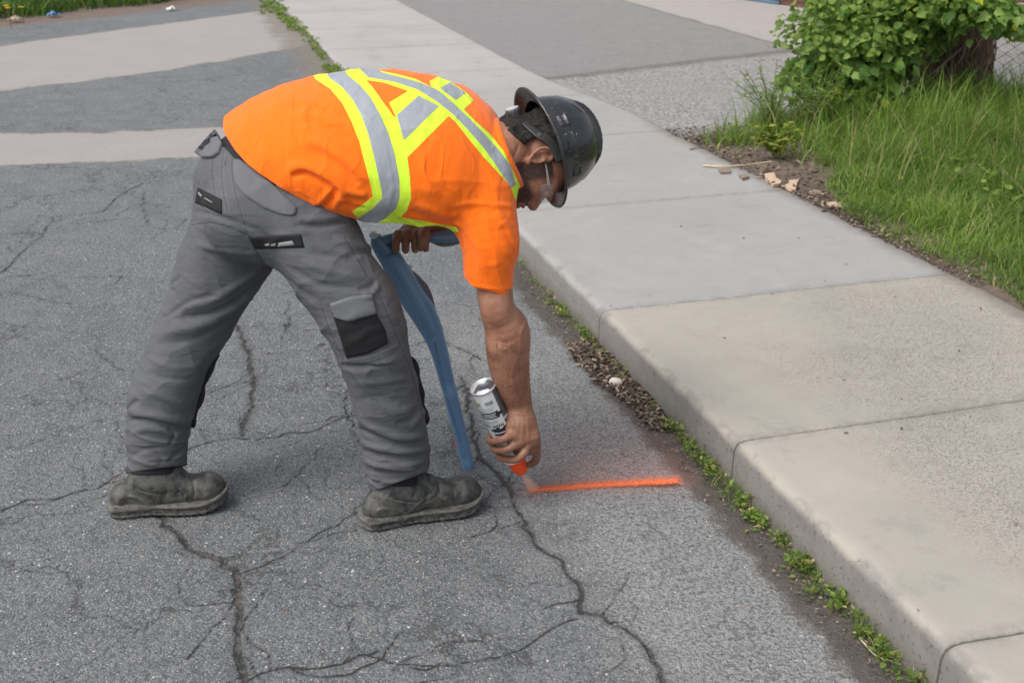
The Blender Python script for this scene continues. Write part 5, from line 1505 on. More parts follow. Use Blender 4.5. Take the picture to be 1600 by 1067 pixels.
def blades(P, H, Wd, lean, seed, name, mat, dryf=.04, kind=None, parent=None, nseg=4):
    r = np.random.RandomState(seed); n = len(P)
    az = r.rand(n) * 6.283; fa = az + (r.rand(n) - .5) * 1.2
    L = lean * (0.35 + r.rand(n) * 1.1)
    sx, sy = np.cos(az), np.sin(az); wx, wy = -np.sin(fa), np.cos(fa)
    V = []
    for k in range(nseg + 1):
        u = k / nseg
        c = P + np.stack([sx * L * H * u ** 2, sy * L * H * u ** 2, H * u * (1 - .28 * L * u)], 1)
        w_ = Wd * (1 - u) ** .6 * .5 if k < nseg else Wd * 0
        V += [c - np.stack([wx * w_, wy * w_, 0 * w_], 1), c + np.stack([wx * w_, wy * w_, 0 * w_], 1)]
    V = np.stack(V, 1).reshape(-1, 3); m = 2 * (nseg + 1)
    base = (np.arange(n) * m)[:, None]
    F = np.concatenate([base + np.array([2*k, 2*k+1, 2*k+3, 2*k+2]) for k in range(nseg)], 0)
    o = mesh_obj(name, V, F, mat, parent, attrs={'rnd': np.repeat(np.clip(.55 * r.rand(n) + .75 * (vnoise(P[:, 0] * 2.6, P[:, 1] * 2.6, 50) - .18), 0, 1), m), 'dry': np.repeat((r.rand(n) < dryf).astype(float), m)})
    if kind: struct(o, kind)
    return o
OVAL = [(0, 0), (.22, .2), (.28, .5), (.18, .8), (0, 1), (-.18, .8), (-.28, .5), (-.22, .2)]
LANCE = [(0, 0), (.10, .25), (.12, .5), (.07, .8), (0, 1), (-.07, .8), (-.12, .5), (-.10, .25)]
LOBED = [(0, 0), (.16, -.05), (.34, .04), (.38, .18), (.33, .28), (.46, .42), (.42, .56), (.27, .58), (.24, .72), (.12, .84), (0, 1.0), (-.12, .84), (-.24, .72), (-.27, .58), (-.42, .56), (-.46, .42), (-.33, .28), (-.38, .18), (-.34, .04), (-.16, -.05)]
SERR = [(0, 0), (.25, .05), (.40, .25), (.36, .40), (.38, .50), (.28, .62), (.22, .76), (.10, .86), (0, 1.0), (-.10, .86), (-.22, .76), (-.28, .62), (-.38, .50), (-.36, .40), (-.40, .25), (-.25, .05)]
def leaves(P, D, N, size, shape, seed, name, mat, kind=None, parent=None, curl=.25, dryf=.0, rnd=None):
    """P stalk points, D direction of the midrib, N upper face"""
    r = np.random.RandomState(seed); n = len(P)
    D = D / np.linalg.norm(D, axis=1)[:, None]; N = N - (N * D).sum(1)[:, None] * D; N /= np.linalg.norm(N, axis=1)[:, None] + 1e-9
    X = np.cross(D, N); sh = np.array(shape); m = len(sh) + 1
    V = np.empty((n, m, 3)); cu = curl * (0.4 + r.rand(n))
    def pt(x, y): return P + size[:, None] * (X * x + D * y * (1 - .10 * abs(y)) + N * (abs(x) * .35 - cu * y * y)[:, None])
    V[:, 0] = pt(0, .45) - N * (size * .01)[:, None]
    for i, (x, y) in enumerate(sh): V[:, i + 1] = pt(x, y)
    base = (np.arange(n) * m)[:, None]
    tri = np.array([(0, i + 1, (i + 1) % (m - 1) + 1) for i in range(m - 1)])
    F = (base[:, None, :] + tri[None]).reshape(-1, 3)
    o = mesh_obj(name, V.reshape(-1, 3), F, mat, parent, smooth=False, attrs={'rnd': np.repeat(r.rand(n) if rnd is None else rnd, m), 'dry': np.repeat((r.rand(n) < dryf).astype(float), m)})
    if kind: struct(o, kind)
    return o
def tubes(lines, radii, name, mat, parent=None, sides=5):
    V, F = [], []
    for L, r in zip(lines, radii):
        L = np.asarray(L, float); n = len(L); o = len(V)
        T = np.gradient(L, axis=0); T /= np.linalg.norm(T, axis=1)[:, None] + 1e-9
        up = np.array([.13, .21, .97]) if abs(T[0][2]) < .9 else np.array([1, 0, .1])
        for i in range(n):
            a = nrm(np.cross(T[i], up)); b = np.cross(T[i], a); rr = r[i] if hasattr(r, '__len__') else r
            for k in range(sides):
                g = 2 * math.pi * k / sides; V.append(L[i] + (a * math.cos(g) + b * math.sin(g)) * rr)
        for i in range(n - 1):
            for k in range(sides):
                k2 = (k + 1) % sides; F.append((o + i*sides + k, o + i*sides + k2, o + (i+1)*sides + k2, o + (i+1)*sides + k))
    return mesh_obj(name, np.array(V), np.array(F), mat, parent)
rv = np.random.RandomState(5)
def STz(s, t, z): 
    p = K0 + A2 * np.asarray(s)[:, None] + B2 * np.asarray(t)[:, None]
    return np.stack([p[:, 0], p[:, 1], np.broadcast_to(z, len(p))], 1)
GR1 = foliage_mat('grass_blade', (0.045, 0.115, 0.012, 1), (0.265, 0.390, 0.075, 1), (0.42, 0.34, 0.18, 1))
GR2 = foliage_mat('weed_leaf', (0.075, 0.150, 0.022, 1), (0.270, 0.380, 0.080, 1), (0.45, 0.36, 0.16, 1))
GR3 = foliage_mat('bush_leaf', (0.055, 0.145, 0.022, 1), (0.300, 0.450, 0.110, 1), (0.42, 0.42, 0.03, 1), .4)
GR4 = foliage_mat('yellowing_leaf', (0.14, 0.22, 0.03, 1), (0.36, 0.40, 0.07, 1), (0.45, 0.2, 0.08, 1))
GR5 = foliage_mat('verge_blade', (0.030, 0.075, 0.010, 1), (0.110, 0.210, 0.030, 1), (0.35, 0.28, 0.15, 1))
# lawn
n = 215000
s = rv.uniform(-3.6, 3.0, n); t_ = 1.47 + rv.rand(n) ** 1.1 * 4.2
P = STz(s, t_, .12); uv = pix(P)
edge = 1.485 + .50 * sstep(s, .7, 2.0) + .10 * (vnoise(s * 4, s * 0 + 2, 30) - .4)
clump = vnoise(s * 5, t_ * 5, 31)
ok = (uv[:, 0] < 2500) & (uv[:, 0] > 1000) & (uv[:, 1] < 1100) & (t_ > edge) & (s < 2.75 + .25 * (vnoise(t_ * 2, t_ * 0, 12) - .5)) & (rv.rand(n) < .5 + .6 * clump)
bare = np.exp(-(((s - 2.1) / .5) ** 2 + ((t_ - 3.4) / .45) ** 2))
ok &= rv.rand(n) > bare * .8
P, s, t_ = P[ok], s[ok], t_[ok]
h = (.035 + .060 * sstep(t_ - edge[ok], 0, .35) + .055 * sstep(s, .6, 2.0) + .05 * sstep(t_, 2.2, 3.2)) * (0.55 + .9 * rv.rand(len(s))) * (.75 + .6 * clump[ok])
blades(P, h, .0042 + .003 * rv.rand(len(s)), .75, 7, 'lawn_grass', GR1, .05, 'stuff')
# taller blades by the fence
n = 6500
s = rv.uniform(.3, 2.7, n); t_ = rv.uniform(1.75, 4.6, n); k = rv.rand(n) < sstep(s * .6 + t_ * .5, 1.4, 2.6) * .8
P = STz(s[k], t_[k], .12); uv = pix(P); kk = (uv[:, 0] < 2300)
P = P[kk]
blades(P, .13 + .27 * rv.rand(len(P)) ** 1.6, .005 + .004 * rv.rand(len(P)), .85, 8, 'tall_grass', GR1, .06, 'stuff')
n = 2600
s = rv.uniform(1.3, 2.65, n); t_ = rv.uniform(2.3, 4.6, n); P = STz(s, t_, .12); kk = (pix(P)[:, 0] < 1900) & (rv.rand(n) < sstep(s, 1.3, 2.3)); P = P[kk]
blades(P, .24 + .26 * rv.rand(len(P)), .006 + .004 * rv.rand(len(P)), .7, 89, 'wild_grass', GR1, .05, 'stuff')
n = 500
s = rv.uniform(.2, 2.7, n); t_ = rv.uniform(1.75, 4.6, n); P = STz(s, t_, .12); kk = pix(P)[:, 0] < 1720; P = P[kk]
blades(P, .14 + .30 * rv.rand(len(P)), .0028 + .002 * rv.rand(len(P)), .55, 88, 'dry_grass_stems', GR1, .9, 'stuff')
# broad-leaved weeds in the lawn
n = 3200
s = rv.uniform(.2, 2.6, n); t_ = rv.uniform(1.75, 4.0, n); k = vnoise(s * 3, t_ * 3, 33) > .52
k &= t_ > 1.55 + .55 * sstep(s, .7, 2.0)
s, t_ = s[k], t_[k]; n = len(s); P = STz(s, t_, .13); P[:, 2] += rv.rand(n) * .10
az = rv.rand(n) * 6.28; D = np.stack([np.cos(az), np.sin(az), .2 + .8 * rv.rand(n)], 1)
leaves(P, D, np.tile([0, 0, 1.0], (n, 1)) + rv.normal(size=(n, 3)) * .2, .018 + .030 * rv.rand(n), SERR, 9, 'broadleaf_weeds', GR2, 'stuff')

# weeds rooted along the foot of the kerb
spots = []
for s0, s1, k, sz in ((.95, .55, 7, .7), (.45, .05, 13, .95), (.0, -.1, 3, .8), (-.20, -.34, 4, .8), (-.5, -.56, 3, .7), (-.68, -1.18, 26, 1.15), (-1.16, -1.45, 20, 1.1), (-1.47, -1.62, 10, 1.1), (-1.64, -1.88, 14, 1.1), (-1.84, -2.3, 20, 1.2)):
    for s in np.linspace(s0, s1, k): (spots.append((s + rv.normal() * .018, -.026 + rv.normal() * .013, sz * rv.uniform(.45, 1.15))) if rv.rand() < .93 else None)
for s in np.linspace(5.6, 6.3, 40): spots.append((s, -.07 + rv.normal() * .04, 1.1))
for s in np.linspace(6.7, 8.6, 40): spots.append((s, -.05 + rv.normal() * .03, .9))
for s in np.linspace(8.6, 9.8, 50): spots.append((s, -.08 + rv.normal() * .05, 1.2))
for s in np.linspace(10.0, 11.5, 40): spots.append((s, -.12 + rv.normal() * .07, 1.4))
LP_, LD_, LN_, LS_ = [], [], [], []
for s, t0, sz in spots:
    nl_ = rv.randint(14, 30)
    for k in range(nl_):
        az = rv.uniform(0, 6.28); el = rv.uniform(.15, 1.25); hgt = rv.uniform(0, .028) * sz
        d = np.array([math.cos(az) * math.cos(el), math.sin(az) * math.cos(el), math.sin(el)])
        p = W(s, t0, .0) + d * .006 + np.array([rv.normal() * .010, rv.normal() * .010, 0]) * sz
        p[2] = -.008 + hgt + (.035 if s > 5 else 0)
        LP_.append(p); LD_.append(d + np.array([-.25 * B2[0], -.25 * B2[1], 0])); LN_.append([rv.normal() * .3, rv.normal() * .3, 1]); LS_.append(sz * rv.uniform(.007, .019) * (1 if s < 5 else 1.5))
leaves(np.array(LP_), np.array(LD_), np.array(LN_), np.array(LS_), OVAL, 10, 'kerb_weeds', GR2, 'stuff', curl=.3, dryf=.10)
Pk = np.array([W(s + rv.normal() * .02, t0 + rv.normal() * .012, -.01) for s, t0, _ in spots for _ in range(5)])
blades(Pk, .025 + .035 * rv.rand(len(Pk)), .0022 + 0 * Pk[:, 0], 1.0, 12, 'kerb_grass', GR2, .25, 'stuff')

# small plants in the bare soil at the lawn corner
def plant_tuft(name, u, v, z, n, h, w_, mat, label, cat, lean=1.0, dry=.1, spread=.05):
    c = gr(u, v, z); P = c + np.stack([rv.normal(size=n) * spread, rv.normal(size=n) * spread, np.zeros(n)], 1)
    o = blades(P, h * (.5 + .6 * rv.rand(n)), w_ * (.7 + .6 * rv.rand(n)), lean, rv.randint(1000), name, mat, dry)
    tag(o, label, cat); return o
plant_tuft('grass_tuft', 1145, 226, .12, 140, .17, .009, GR2, 'bright green tuft of grass in the bare soil nearest the gravel drive', 'grass tuft', 1.0, .05, .09)
def leafy(name, u, v, z, n, h, r, size, shape, mat, label, cat, ns=10):
    c = gr(u, v, z); root = thing(name, label, cat, loc=tuple(c)); lines = []; P, D = [], []
    for k in range(ns):
        a = rv.uniform(0, 6.28); tip = c + np.array([math.cos(a) * r * rv.uniform(.3, 1), math.sin(a) * r * rv.uniform(.3, 1), h * rv.uniform(.6, 1.1)])
        mid = (c + tip) / 2 + np.array([0, 0, h * .12]); L = catmull([c, mid, tip], 4); lines.append(L)
        for j in range(n // ns):
            u_ = rv.uniform(.25, 1); i = min(len(L) - 1, int(u_ * len(L))); P.append(L[i]); az = rv.uniform(0, 6.28); D.append([math.cos(az), math.sin(az), rv.uniform(-.1, .8)])
    P, D = np.array(P), np.array(D)
    tubes(lines, [.0022] * len(lines), 'stem', M_stem, root, 4)
    leaves(P, D, np.tile([0, 0, 1.0], (len(P), 1)) + rv.normal(size=(len(P), 3)) * .25, size * (.6 + .7 * rv.rand(len(P))), shape, rv.randint(999), 'leaves', mat, None, root)
    return root
M_stem = simple('green_stem', (0.13, 0.17, 0.05, 1), 0.6, var=.3, vs=30)
leafy('seedling_shrub', 1215, 253, .12, 260, .17, .15, .038, SERR, GR4, 'low yellowing seedling shrub in the bare soil beside the pavement', 'seedling')
leafy('flowering_weed', 1205, 205, .12, 420, .36, .26, .045, LANCE, GR2, 'airy light green weed with small white flowers at the edge of the gravel', 'weed', 26)
leafy('tall_weed', 1268, 215, .12, 460, .38, .24, .048, LANCE, GR2, 'tall thin-leaved weed left of the broad bush, against the gravel', 'weed', 26)
leafy('yellow_weed', 1160, 214, .12, 60, .10, .10, .03, LANCE, GR4, 'small dry yellow weed just behind the bright grass tuft', 'weed', 8)

# bush of large lobed leaves over the fence
bush = thing('bush', 'large-leaved green bush climbing over the chain-link fence beside the brown trunk', 'bush', loc=tuple(gr(1350, 185, .12)))
P, N, Sz = [], [], []
def blob(c, rad, n, size, shell=.40):
    for _ in range(n):
        d = nrm(rv.normal(size=3)); r = shell + (1 - shell) * rv.rand()
        if d[2] < -.75: continue
        wv_ = 1 + .22 * math.sin(5 * d[0] + 3 * d[2] + c[0] * 7) + .12 * math.sin(11 * d[2] + 9 * d[0])
        P.append(c + d * np.array(rad) * r * wv_); N.append(d * .75 + np.array([0, -.25, .55]) + rv.normal(size=3) * .42); Sz.append(size * rv.uniform(.55, 1.25))
blob(at(1345, 70, 7.15), (.40, .36, .36), 2100, .070)
blob(at(1300, 110, 7.10), (.26, .28, .24), 640, .066)
blob(at(1330, 150, 7.05), (.22, .22, .16), 420, .064)
blob(at(1400, 30, 7.2), (.34, .34, .34), 1050, .070)
blob(at(1500, 10, 7.0), (.40, .25, .20), 560, .068)
blob(at(1440, -10, 7.1), (.5, .3, .25), 500, .08)
blob(at(1560, 30, 6.85), (.22, .10, .17), 130, .062)
blob(at(1375, 165, 6.95), (.14, .10, .14), 70, .066)
P, N = np.array(P), np.array(N)
D = np.stack([N[:, 0] * .5 + rv.normal(size=len(P)) * .5, N[:, 1] * .4 - .1 + rv.normal(size=len(P)) * .3, -.65 + rv.rand(len(P)) * .6], 1)
P[:, 2] = np.maximum(P[:, 2], .16)
leaves(P, D, N, np.array(Sz), LOBED, 14, 'foliage', GR3, None, bush, curl=.35, dryf=.015)
n_ = 1300; d_ = rv.normal(size=(n_, 3)); d_ /= np.linalg.norm(d_, axis=1)[:, None]; d_[:, 2] = np.abs(d_[:, 2]) * .9; d_[:, 1] = -np.abs(d_[:, 1])
cc_ = np.where(rv.rand(n_)[:, None] < .6, at(1325, 75, 7.12), at(1440, 20, 7.1)); Ps_ = cc_ + d_ * np.array([.46, .36, .40]) * rv.uniform(.8, 1.12, (n_, 1))
leaves(Ps_, np.stack([rv.normal(size=n_), rv.normal(size=n_) * .5, rv.uniform(-.6, .6, n_)], 1), d_ + [0, -.3, .6] + rv.normal(size=(n_, 3)) * .4, .022 + .038 * rv.rand(n_), SERR, 55, 'young_foliage', GR2, None, bush)
lines = []
for k in range(46):
    a = gr(1350 + rv.normal() * 34, 188, .12); b = P[rv.randint(len(P))]
    lines.append(catmull([a, (a + b) / 2 + rv.normal(size=3) * .06, b], 4))
M_vine = simple('vine_bark', (0.105, 0.068, 0.052, 1), 0.8, var=.4, vs=20, bump=.002, bs=80)
tubes(lines, [[.009 - .006 * i / (len(L) - 1) for i in range(len(L))] for L in lines], 'stems', M_vine, bush)
# trunk with hanging dry vines
def bark():
    t = NT('bark')
    mp = t.n('Mapping'); t.set(mp, 'Vector', t.co()); mp.inputs['Scale'].default_value = (30, 30, 5)
    n1 = t.noise(1, 5, 0.7, mp.outputs[0], .6)
    c = t.mix(t.step(n1, .3, .7), (0.055, 0.032, 0.024, 1), (0.200, 0.125, 0.095, 1))
    t.bs(Base_Color=c, Roughness=0.9, Normal=t.bump(n1, 0.03)); return t.m
M_bark = bark()
tree = thing('tree', 'reddish-brown tree trunk hung with dry vines behind the chain-link fence', 'tree', loc=tuple(gr(1490, 172, .12)))
tb_ = np.array([3.05, 7.95, .05]); nn_ = 40
rings = []
for i in range(30):
    z = -.05 + 3.2 * i / 29; u = i / 29
    r = .185 + .14 * math.exp(-(z) / .14) - .02 * u
    rings.append(np.array([tb_ + np.array([math.cos(a) * r * (1 + .10 * math.sin(3 * a + z * 2) + .06 * math.sin(7 * a + 1) + .03 * math.sin(15 * a + z * 9)), math.sin(a) * r * (1 + .1 * math.sin(4 * a)), z]) + np.array([.10 * u - .04 * math.sin(z * 2), 0, 0]) for a in np.linspace(0, 6.2832, nn_, endpoint=False)]))
frame_mesh('trunk', rings, M_bark, tree)
lines = [catmull([tb_ + np.array([-.30, -.28, 0]), tb_ + np.array([-.32, -.22, .4]), tb_ + np.array([-.22, -.16, .9]), tb_ + np.array([-.15, -.1, 1.8])], 4)]
rad_ = [.055]
for k in range(80):
    x = rv.uniform(-.46, .04); y = -.30 - .12 * rv.rand()
    p = [tb_ + np.array([x + rv.normal() * .05, y + rv.normal() * .04, z]) for z in (.05, .22, .42, .62, .9)]
    lines.append(catmull(p, 3)); rad_.append(rv.uniform(.003, .009))
tubes(lines, rad_, 'dry_vines', M_vine, tree)
# crown of the tree, above the picture
Pc, Nc = [], []
for _ in range(1500):
    d = nrm(rv.normal(size=3)); Pc.append(tb_ + np.array([.1, .3, 3.6]) + d * np.array([1.0, .9, .7]) * rv.uniform(.5, 1) * (1 + .2 * math.sin(5 * d[0] + 4 * d[1]))); Nc.append(d + [0, 0, .8])
Pc, Nc = np.array(Pc), np.array(Nc)
leaves(Pc, rv.normal(size=Pc.shape) + [0, 0, -.5], Nc, .12 + .08 * rv.rand(len(Pc)), LOBED, 20, 'crown', GR3, None, tree)
tubes([catmull([tb_ + np.array([.1, 0, 2.9]), tb_ + np.array([.1 + math.cos(a) * .4, math.sin(a) * .35, 3.4]), tb_ + np.array([.1 + math.cos(a) * .8, .3 + math.sin(a) * .6, 3.9])], 4) for a in np.linspace(0, 6, 8)], [.03] * 8, 'limbs', M_bark, tree)

# chain-link fence
M_wire = simple('rusty_galvanised_wire', (0.085, 0.070, 0.065, 1), 0.6, 0.3, var=.5, vs=12)
fence = thing('chain_link_fence', 'rusty dark chain-link fence running behind the lawn in front of the trunk', 'fence', loc=tuple(W(2.45, 3.2, .12)))
lines = []
pitch = .062; t0, t1 = 2.95, 7.4; k = 0; x = t0
while x < t1:
    L = []
    for j in range(0, 33):
        z = .10 + j * .036; off = (pitch / 2 + .003) * (1 if (j + k) % 2 else -1)
        L.append(W(2.45 + (.0022 if j % 2 else -.0022) + .012 * math.sin(x * 3 + z * 2), x + off + .006 * math.sin(z * 5 + x), z))
    lines.append(L); x += pitch; k += 1
tubes(lines, [.0021] * len(lines), 'wire_mesh', M_wire, fence, 4)
M_post = simple('galvanised_post', (0.22, 0.21, 0.20, 1), 0.5, 0.6, var=.3, vs=15)
tubes([[W(2.45, t0, 1.26), W(2.45, t1, 1.26)]], [.020], 'top_rail', M_post, fence, 10)
for x in (2.95, 4.9, 7.4):
    tubes([[W(2.49, x, .05), W(2.49, x, .7), W(2.49, x, 1.32)]], [.026], 'post', M_post, fence, 12)
tubes([[W(5.2, 3.9, .45), W(5.2, 9, .45)]], [.03], 'lower_rail', simple('pale_pipe', (.5, .5, .5, 1), .5), None, 8)
o_ = COL.objects['lower_rail']; o_.name = 'pale_rail'; tag(o_, 'pale horizontal pipe rail seen through the chain-link fence', 'rail')
for x in (4.0, 6.5, 8.9): tubes([[W(5.2, x, .0), W(5.2, x, .45)]], [.025], 'rail_foot', bpy.data.materials['pale_pipe'], o_, 8)

# brick wall with a blue foot, far right
def brick():
    t = NT('brick')
    b = t.n('TexBrick', None, Scale=4.5, Color1=(0.30, 0.13, 0.09, 1), Color2=(0.38, 0.19, 0.13, 1), Mortar=(0.35, 0.32, 0.30, 1))
    mp = t.n('Mapping'); t.set(mp, 'Vector', t.co()); mp.inputs['Rotation'].default_value = (math.radians(90), 0, 0); t.set(b, 'Vector', mp)
    t.bs(Base_Color=b.outputs[0], Roughness=0.9); return t.m
w0, w1 = gr(1150, -3, .04), gr(1420, 34, .04)
wd_ = nrm((w1 - w0) * [1, 1, 0]); wnn = np.array([-wd_[1], wd_[0], 0]); Lw = np.linalg.norm(w1 - w0) + 3
def boxmesh(name, o0, dx, dy, lx, ly, z0, z1, mat, parent=None):
    c = [o0 + dx * a + dy * b for a, b in ((0, 0), (lx, 0), (lx, ly), (0, ly))]
    V = [[p[0], p[1], z] for z in (z0, z1) for p in c]
    return mesh_obj(name, V, np.array([(3, 2, 1, 0), (4, 5, 6, 7), (0, 1, 5, 4), (1, 2, 6, 5), (2, 3, 7, 6), (3, 0, 4, 7)]), mat, parent, smooth=False)
bw = thing('brick_wall', 'brick wall with a blue painted foot beyond the concrete pad', 'wall', loc=tuple(w0))
boxmesh('wall', w0, wd_, wnn, Lw, .25, .0, 2.6, brick(), bw)
boxmesh('base_board', w0 - wnn * .03, wd_, wnn, Lw * .14, .028, .0, .07, simple('faded_blue_paint', (0.06, 0.12, 0.19, 1), .6, var=.3, vs=20), bw)
boxmesh('coping', w0 - wnn * .04, wd_, wnn, Lw, .33, 2.602, 2.68, M_conc2 if 'M_conc2' in globals() else simple('coping_stone', (.35, .34, .32, 1), .9), bw)

# far verge on the left
n = 22000
P = np.stack([rv.uniform(-8.5, -2.6, n), rv.uniform(11.8, 19, n), np.full(n, .03)], 1); uv = pix(P)
vd = (P[:, :2] - ll[0]) @ nrm_l
k = (vd > .45 + .6 * vnoise(P[:, 0] * 1.1, P[:, 1] * 1.1, 40)) & (uv[:, 0] > -60) & (uv[:, 0] < 520)
k &= (vnoise(P[:, 0] * 2.2, P[:, 1] * 2.2, 41) > .25)
P = P[k]
blades(P, (.14 + .34 * rv.rand(len(P))) * (.5 + vnoise(P[:, 0] * 1.5, P[:, 1] * 1.5, 42)), .014 + .01 * rv.rand(len(P)), .9, 21, 'verge_grass', GR5, .05, 'stuff')
n = 2600
P = np.stack([rv.uniform(-8.5, -3.0, n), rv.uniform(12.6, 18, n), np.full(n, .04)], 1); vd = (P[:, :2] - ll[0]) @ nrm_l
k = (vd > .8) & (vnoise(P[:, 0] * 1.6, P[:, 1] * 1.6, 43) > .45); P = P[k]; P[:, 2] += rv.rand(len(P)) * .22; n = len(P); az = rv.rand(n) * 6.28
leaves(P, np.stack([np.cos(az), np.sin(az), rv.rand(n)], 1), np.tile([0, -.3, 1.0], (n, 1)) + rv.normal(size=(n, 3)) * .3, .07 + .07 * rv.rand(n), SERR, 23, 'verge_weeds', GR5, 'stuff')
M_yel = simple('dandelion_yellow', (0.85, 0.62, 0.01, 1), .7)
for i, (u, v, lab) in enumerate(((14, 20, 'upper yellow dandelion in the far verge at the top left'), (38, 26, 'middle yellow dandelion in the far verge, right of the other two'), (18, 31, 'lower yellow dandelion in the far verge by the soil edge'))):
    c = gr(u, v + 14, .05); root = thing('dandelion', lab, 'flower', 'dandelions in the far verge', tuple(c))
    hgt = .16 + .02 * i
    tubes([[c, c + [0, 0, hgt]]], [.004], 'stem', M_stem, root)
    pts, F = [], []
    cc = c + np.array([0, -.01, hgt])
    for k in range(26):
        a = k * 2.4; r = .006 + .018 * (k / 26); d = np.array([math.cos(a), math.sin(a), .55 - .4 * k / 26]); sd = np.array([-math.sin(a), math.cos(a), 0]) * .007
        o = len(pts); pts += [cc + d * .004 - sd, cc + d * .004 + sd, cc + d * (r + .012) + sd, cc + d * (r + .012) - sd]; F.append((o, o+1, o+2, o+3))
    mesh_obj('petals', np.array(pts), np.array(F), M_yel, root, smooth=False)

# ------------------------------------------------------------------ stones, chips, sticks, litter
def pebble(name, u, v, z, r, mat, label, cat, sq=(1, .75, .6), seed=1, group=None, rot=0):
    rr = np.random.RandomState(seed); c = gr(u, v, z) + np.array([0, 0, r * sq[2] * .8]); V = []; F = []; n, m = 14, 10
    ks = [nrm(rr.normal(size=3)) for _ in range(5)]
    for i in range(m + 1):
        for j in range(n):
            th, ph = math.pi * i / m, 2 * math.pi * j / n; d = np.array([math.sin(th) * math.cos(ph), math.sin(th) * math.sin(ph), math.cos(th)])
            f = 1 + .10 * math.sin(3 * d @ ks[0] + 1) + .07 * math.sin(5 * d @ ks[1]) - .10 * max(0, d @ ks[2] - .5) * 2 - .12 * max(0, d @ ks[3] - .4)
            q = d * np.array(sq) * r * f; q = np.array([q[0] * math.cos(rot) - q[1] * math.sin(rot), q[0] * math.sin(rot) + q[1] * math.cos(rot), q[2]]); V.append(c + q)
    for i in range(m):
        for j in range(n): F.append((i*n + j, i*n + (j+1) % n, (i+1)*n + (j+1) % n, (i+1)*n + j)[::-1])
    o = mesh_obj(name, np.array(V), np.array(F), mat); tag(o, label, cat, group); return o
pebble('stone', 961, 603, -.004, .026, simple('pale_stone', (.62, .56, .50, 1), .7, var=.15, vs=40, bump=.001, bs=120), 'smooth off-white stone lying at the edge of the gutter debris', 'stone', (1, .62, .62), 3, None, -.2)
pebble('pebble', 1294, 931, -.010, .010, simple('dark_stone', (.10, .10, .105, 1), .8, var=.3, vs=80), 'small dark grey pebble in the gutter dirt near the bottom right', 'pebble', (1, .8, .7), 5)
pebble('pebble', 1106, 218, .12, .020, bpy.data.materials['dark_stone'], 'dark lump of soil at the left foot of the bright grass tuft', 'clod', (1, .8, .6), 6)
def chip(name, pts, z, th, mat, label, cat, tilt=0, group=None):
    c = np.array([gr(u, v, z) for u, v in pts]); n = len(c); ce = c.mean(0); rr = np.random.RandomState(n + int(pts[0][0]))
    lift = tilt * (c[:, 1] - c[:, 1].min()) + rr.rand(n) * th * .5
    top = c + np.stack([0 * lift, 0 * lift, th + lift], 1); bot = c + np.stack([0 * lift, 0 * lift, lift * .8], 1)
    V = np.vstack([top, bot, [ce + [0, 0, th * 1.1 + lift.mean()]]]); F = [(i, (i+1) % n, 2*n) for i in range(n)] + [(i, i + n, (i+1) % n + n, (i+1) % n) for i in range(n)] + [tuple(range(n, 2*n))]
    o = mesh_obj(name, V, F, mat, smooth=False); tag(o, label, cat, group)
    import_ = o.data; import_.update(); return o
M_chip = simple('bare_wood', (.52, .38, .27, 1), .8, var=.2, vs=60, bump=.002, bs=120)
M_barkchip = simple('grey_bark', (.24, .18, .14, 1), .9, var=.35, vs=40, bump=.003, bs=90)
chip('wood_chip', [(1194, 277), (1209, 275), (1212, 282), (1221, 288), (1218, 292), (1208, 294), (1203, 288), (1196, 283)], .125, .014, M_chip, 'flat pale wood chip lying on the pavement edge, left of the torn one', 'wood chip')
chip('wood_chip', [(1226, 295), (1233, 291), (1232, 286), (1246, 286), (1249, 283), (1245, 291), (1243, 300), (1236, 301), (1229, 298)], .125, .012, M_chip, 'torn jagged wood chip right of the flat pale one', 'wood chip')
chip('bark_strip', [(1291, 320), (1300, 318), (1312, 320), (1326, 322), (1325, 326), (1310, 326), (1297, 324)], .125, .008, M_chip, 'long pale sliver of bark at the lawn edge', 'bark sliver')
chip('bark_piece', [(1263, 303), (1275, 299), (1284, 301), (1280, 306), (1268, 307)], .125, .009, M_barkchip, 'dull brown bark piece between the torn chip and the long sliver', 'bark')
chip('bark_piece', [(1122, 268), (1130, 266), (1142, 268), (1141, 272), (1126, 273)], .125, .010, M_barkchip, 'dark bark flake just under the long straw stick', 'bark')
chip('bark_piece', [(1154, 277), (1164, 276), (1171, 280), (1160, 283)], .125, .010, M_barkchip, 'dark bark flake between the stick and the flat pale chip', 'bark')
M_straw = simple('dry_straw', (.55, .44, .30, 1), .7, var=.2, vs=30)
def stick(name, pts, z, r, mat, label, cat, dz=0.006):
    L = catmull([gr(u, v, z) + np.array([0, 0, r + dz * (i % 2)]) for i, (u, v) in enumerate(pts)], 5)
    o = tubes([L], [[r * (1 - .5 * i / len(L)) for i in range(len(L))]], name, mat, None, 6); tag(o, label, cat); return o
stick('stick', [(1099, 261), (1130, 264), (1165, 260), (1206, 256)], .125, .0065, M_straw, 'long straight straw-coloured stick lying on the pavement edge', 'stick')
stick('twig', [(1078, 235), (1092, 233), (1108, 230)], .125, .004, M_barkchip, 'short dark twig left of the bright grass tuft', 'twig')
stick('twig', [(1344, 999), (1352, 1012), (1370, 1026), (1402, 1040)], -.008, .0024, M_straw, 'curved pale twig in the gutter at the bottom right', 'twig')
stick('twig', [(1176, 824), (1192, 823), (1206, 820)], -.006, .0015, M_straw, 'short pale straw beside the dense kerb weeds', 'twig')
stick('twig', [(1002, 657), (1022, 664), (1045, 672)], -.006, .0022, M_barkchip, 'thin brown twig just below the gutter debris', 'twig')
stick('twig', [(1268, 300), (1290, 308), (1300, 312)], .125, .003, M_straw, 'thin straw crossing the bark near the lawn corner', 'twig')
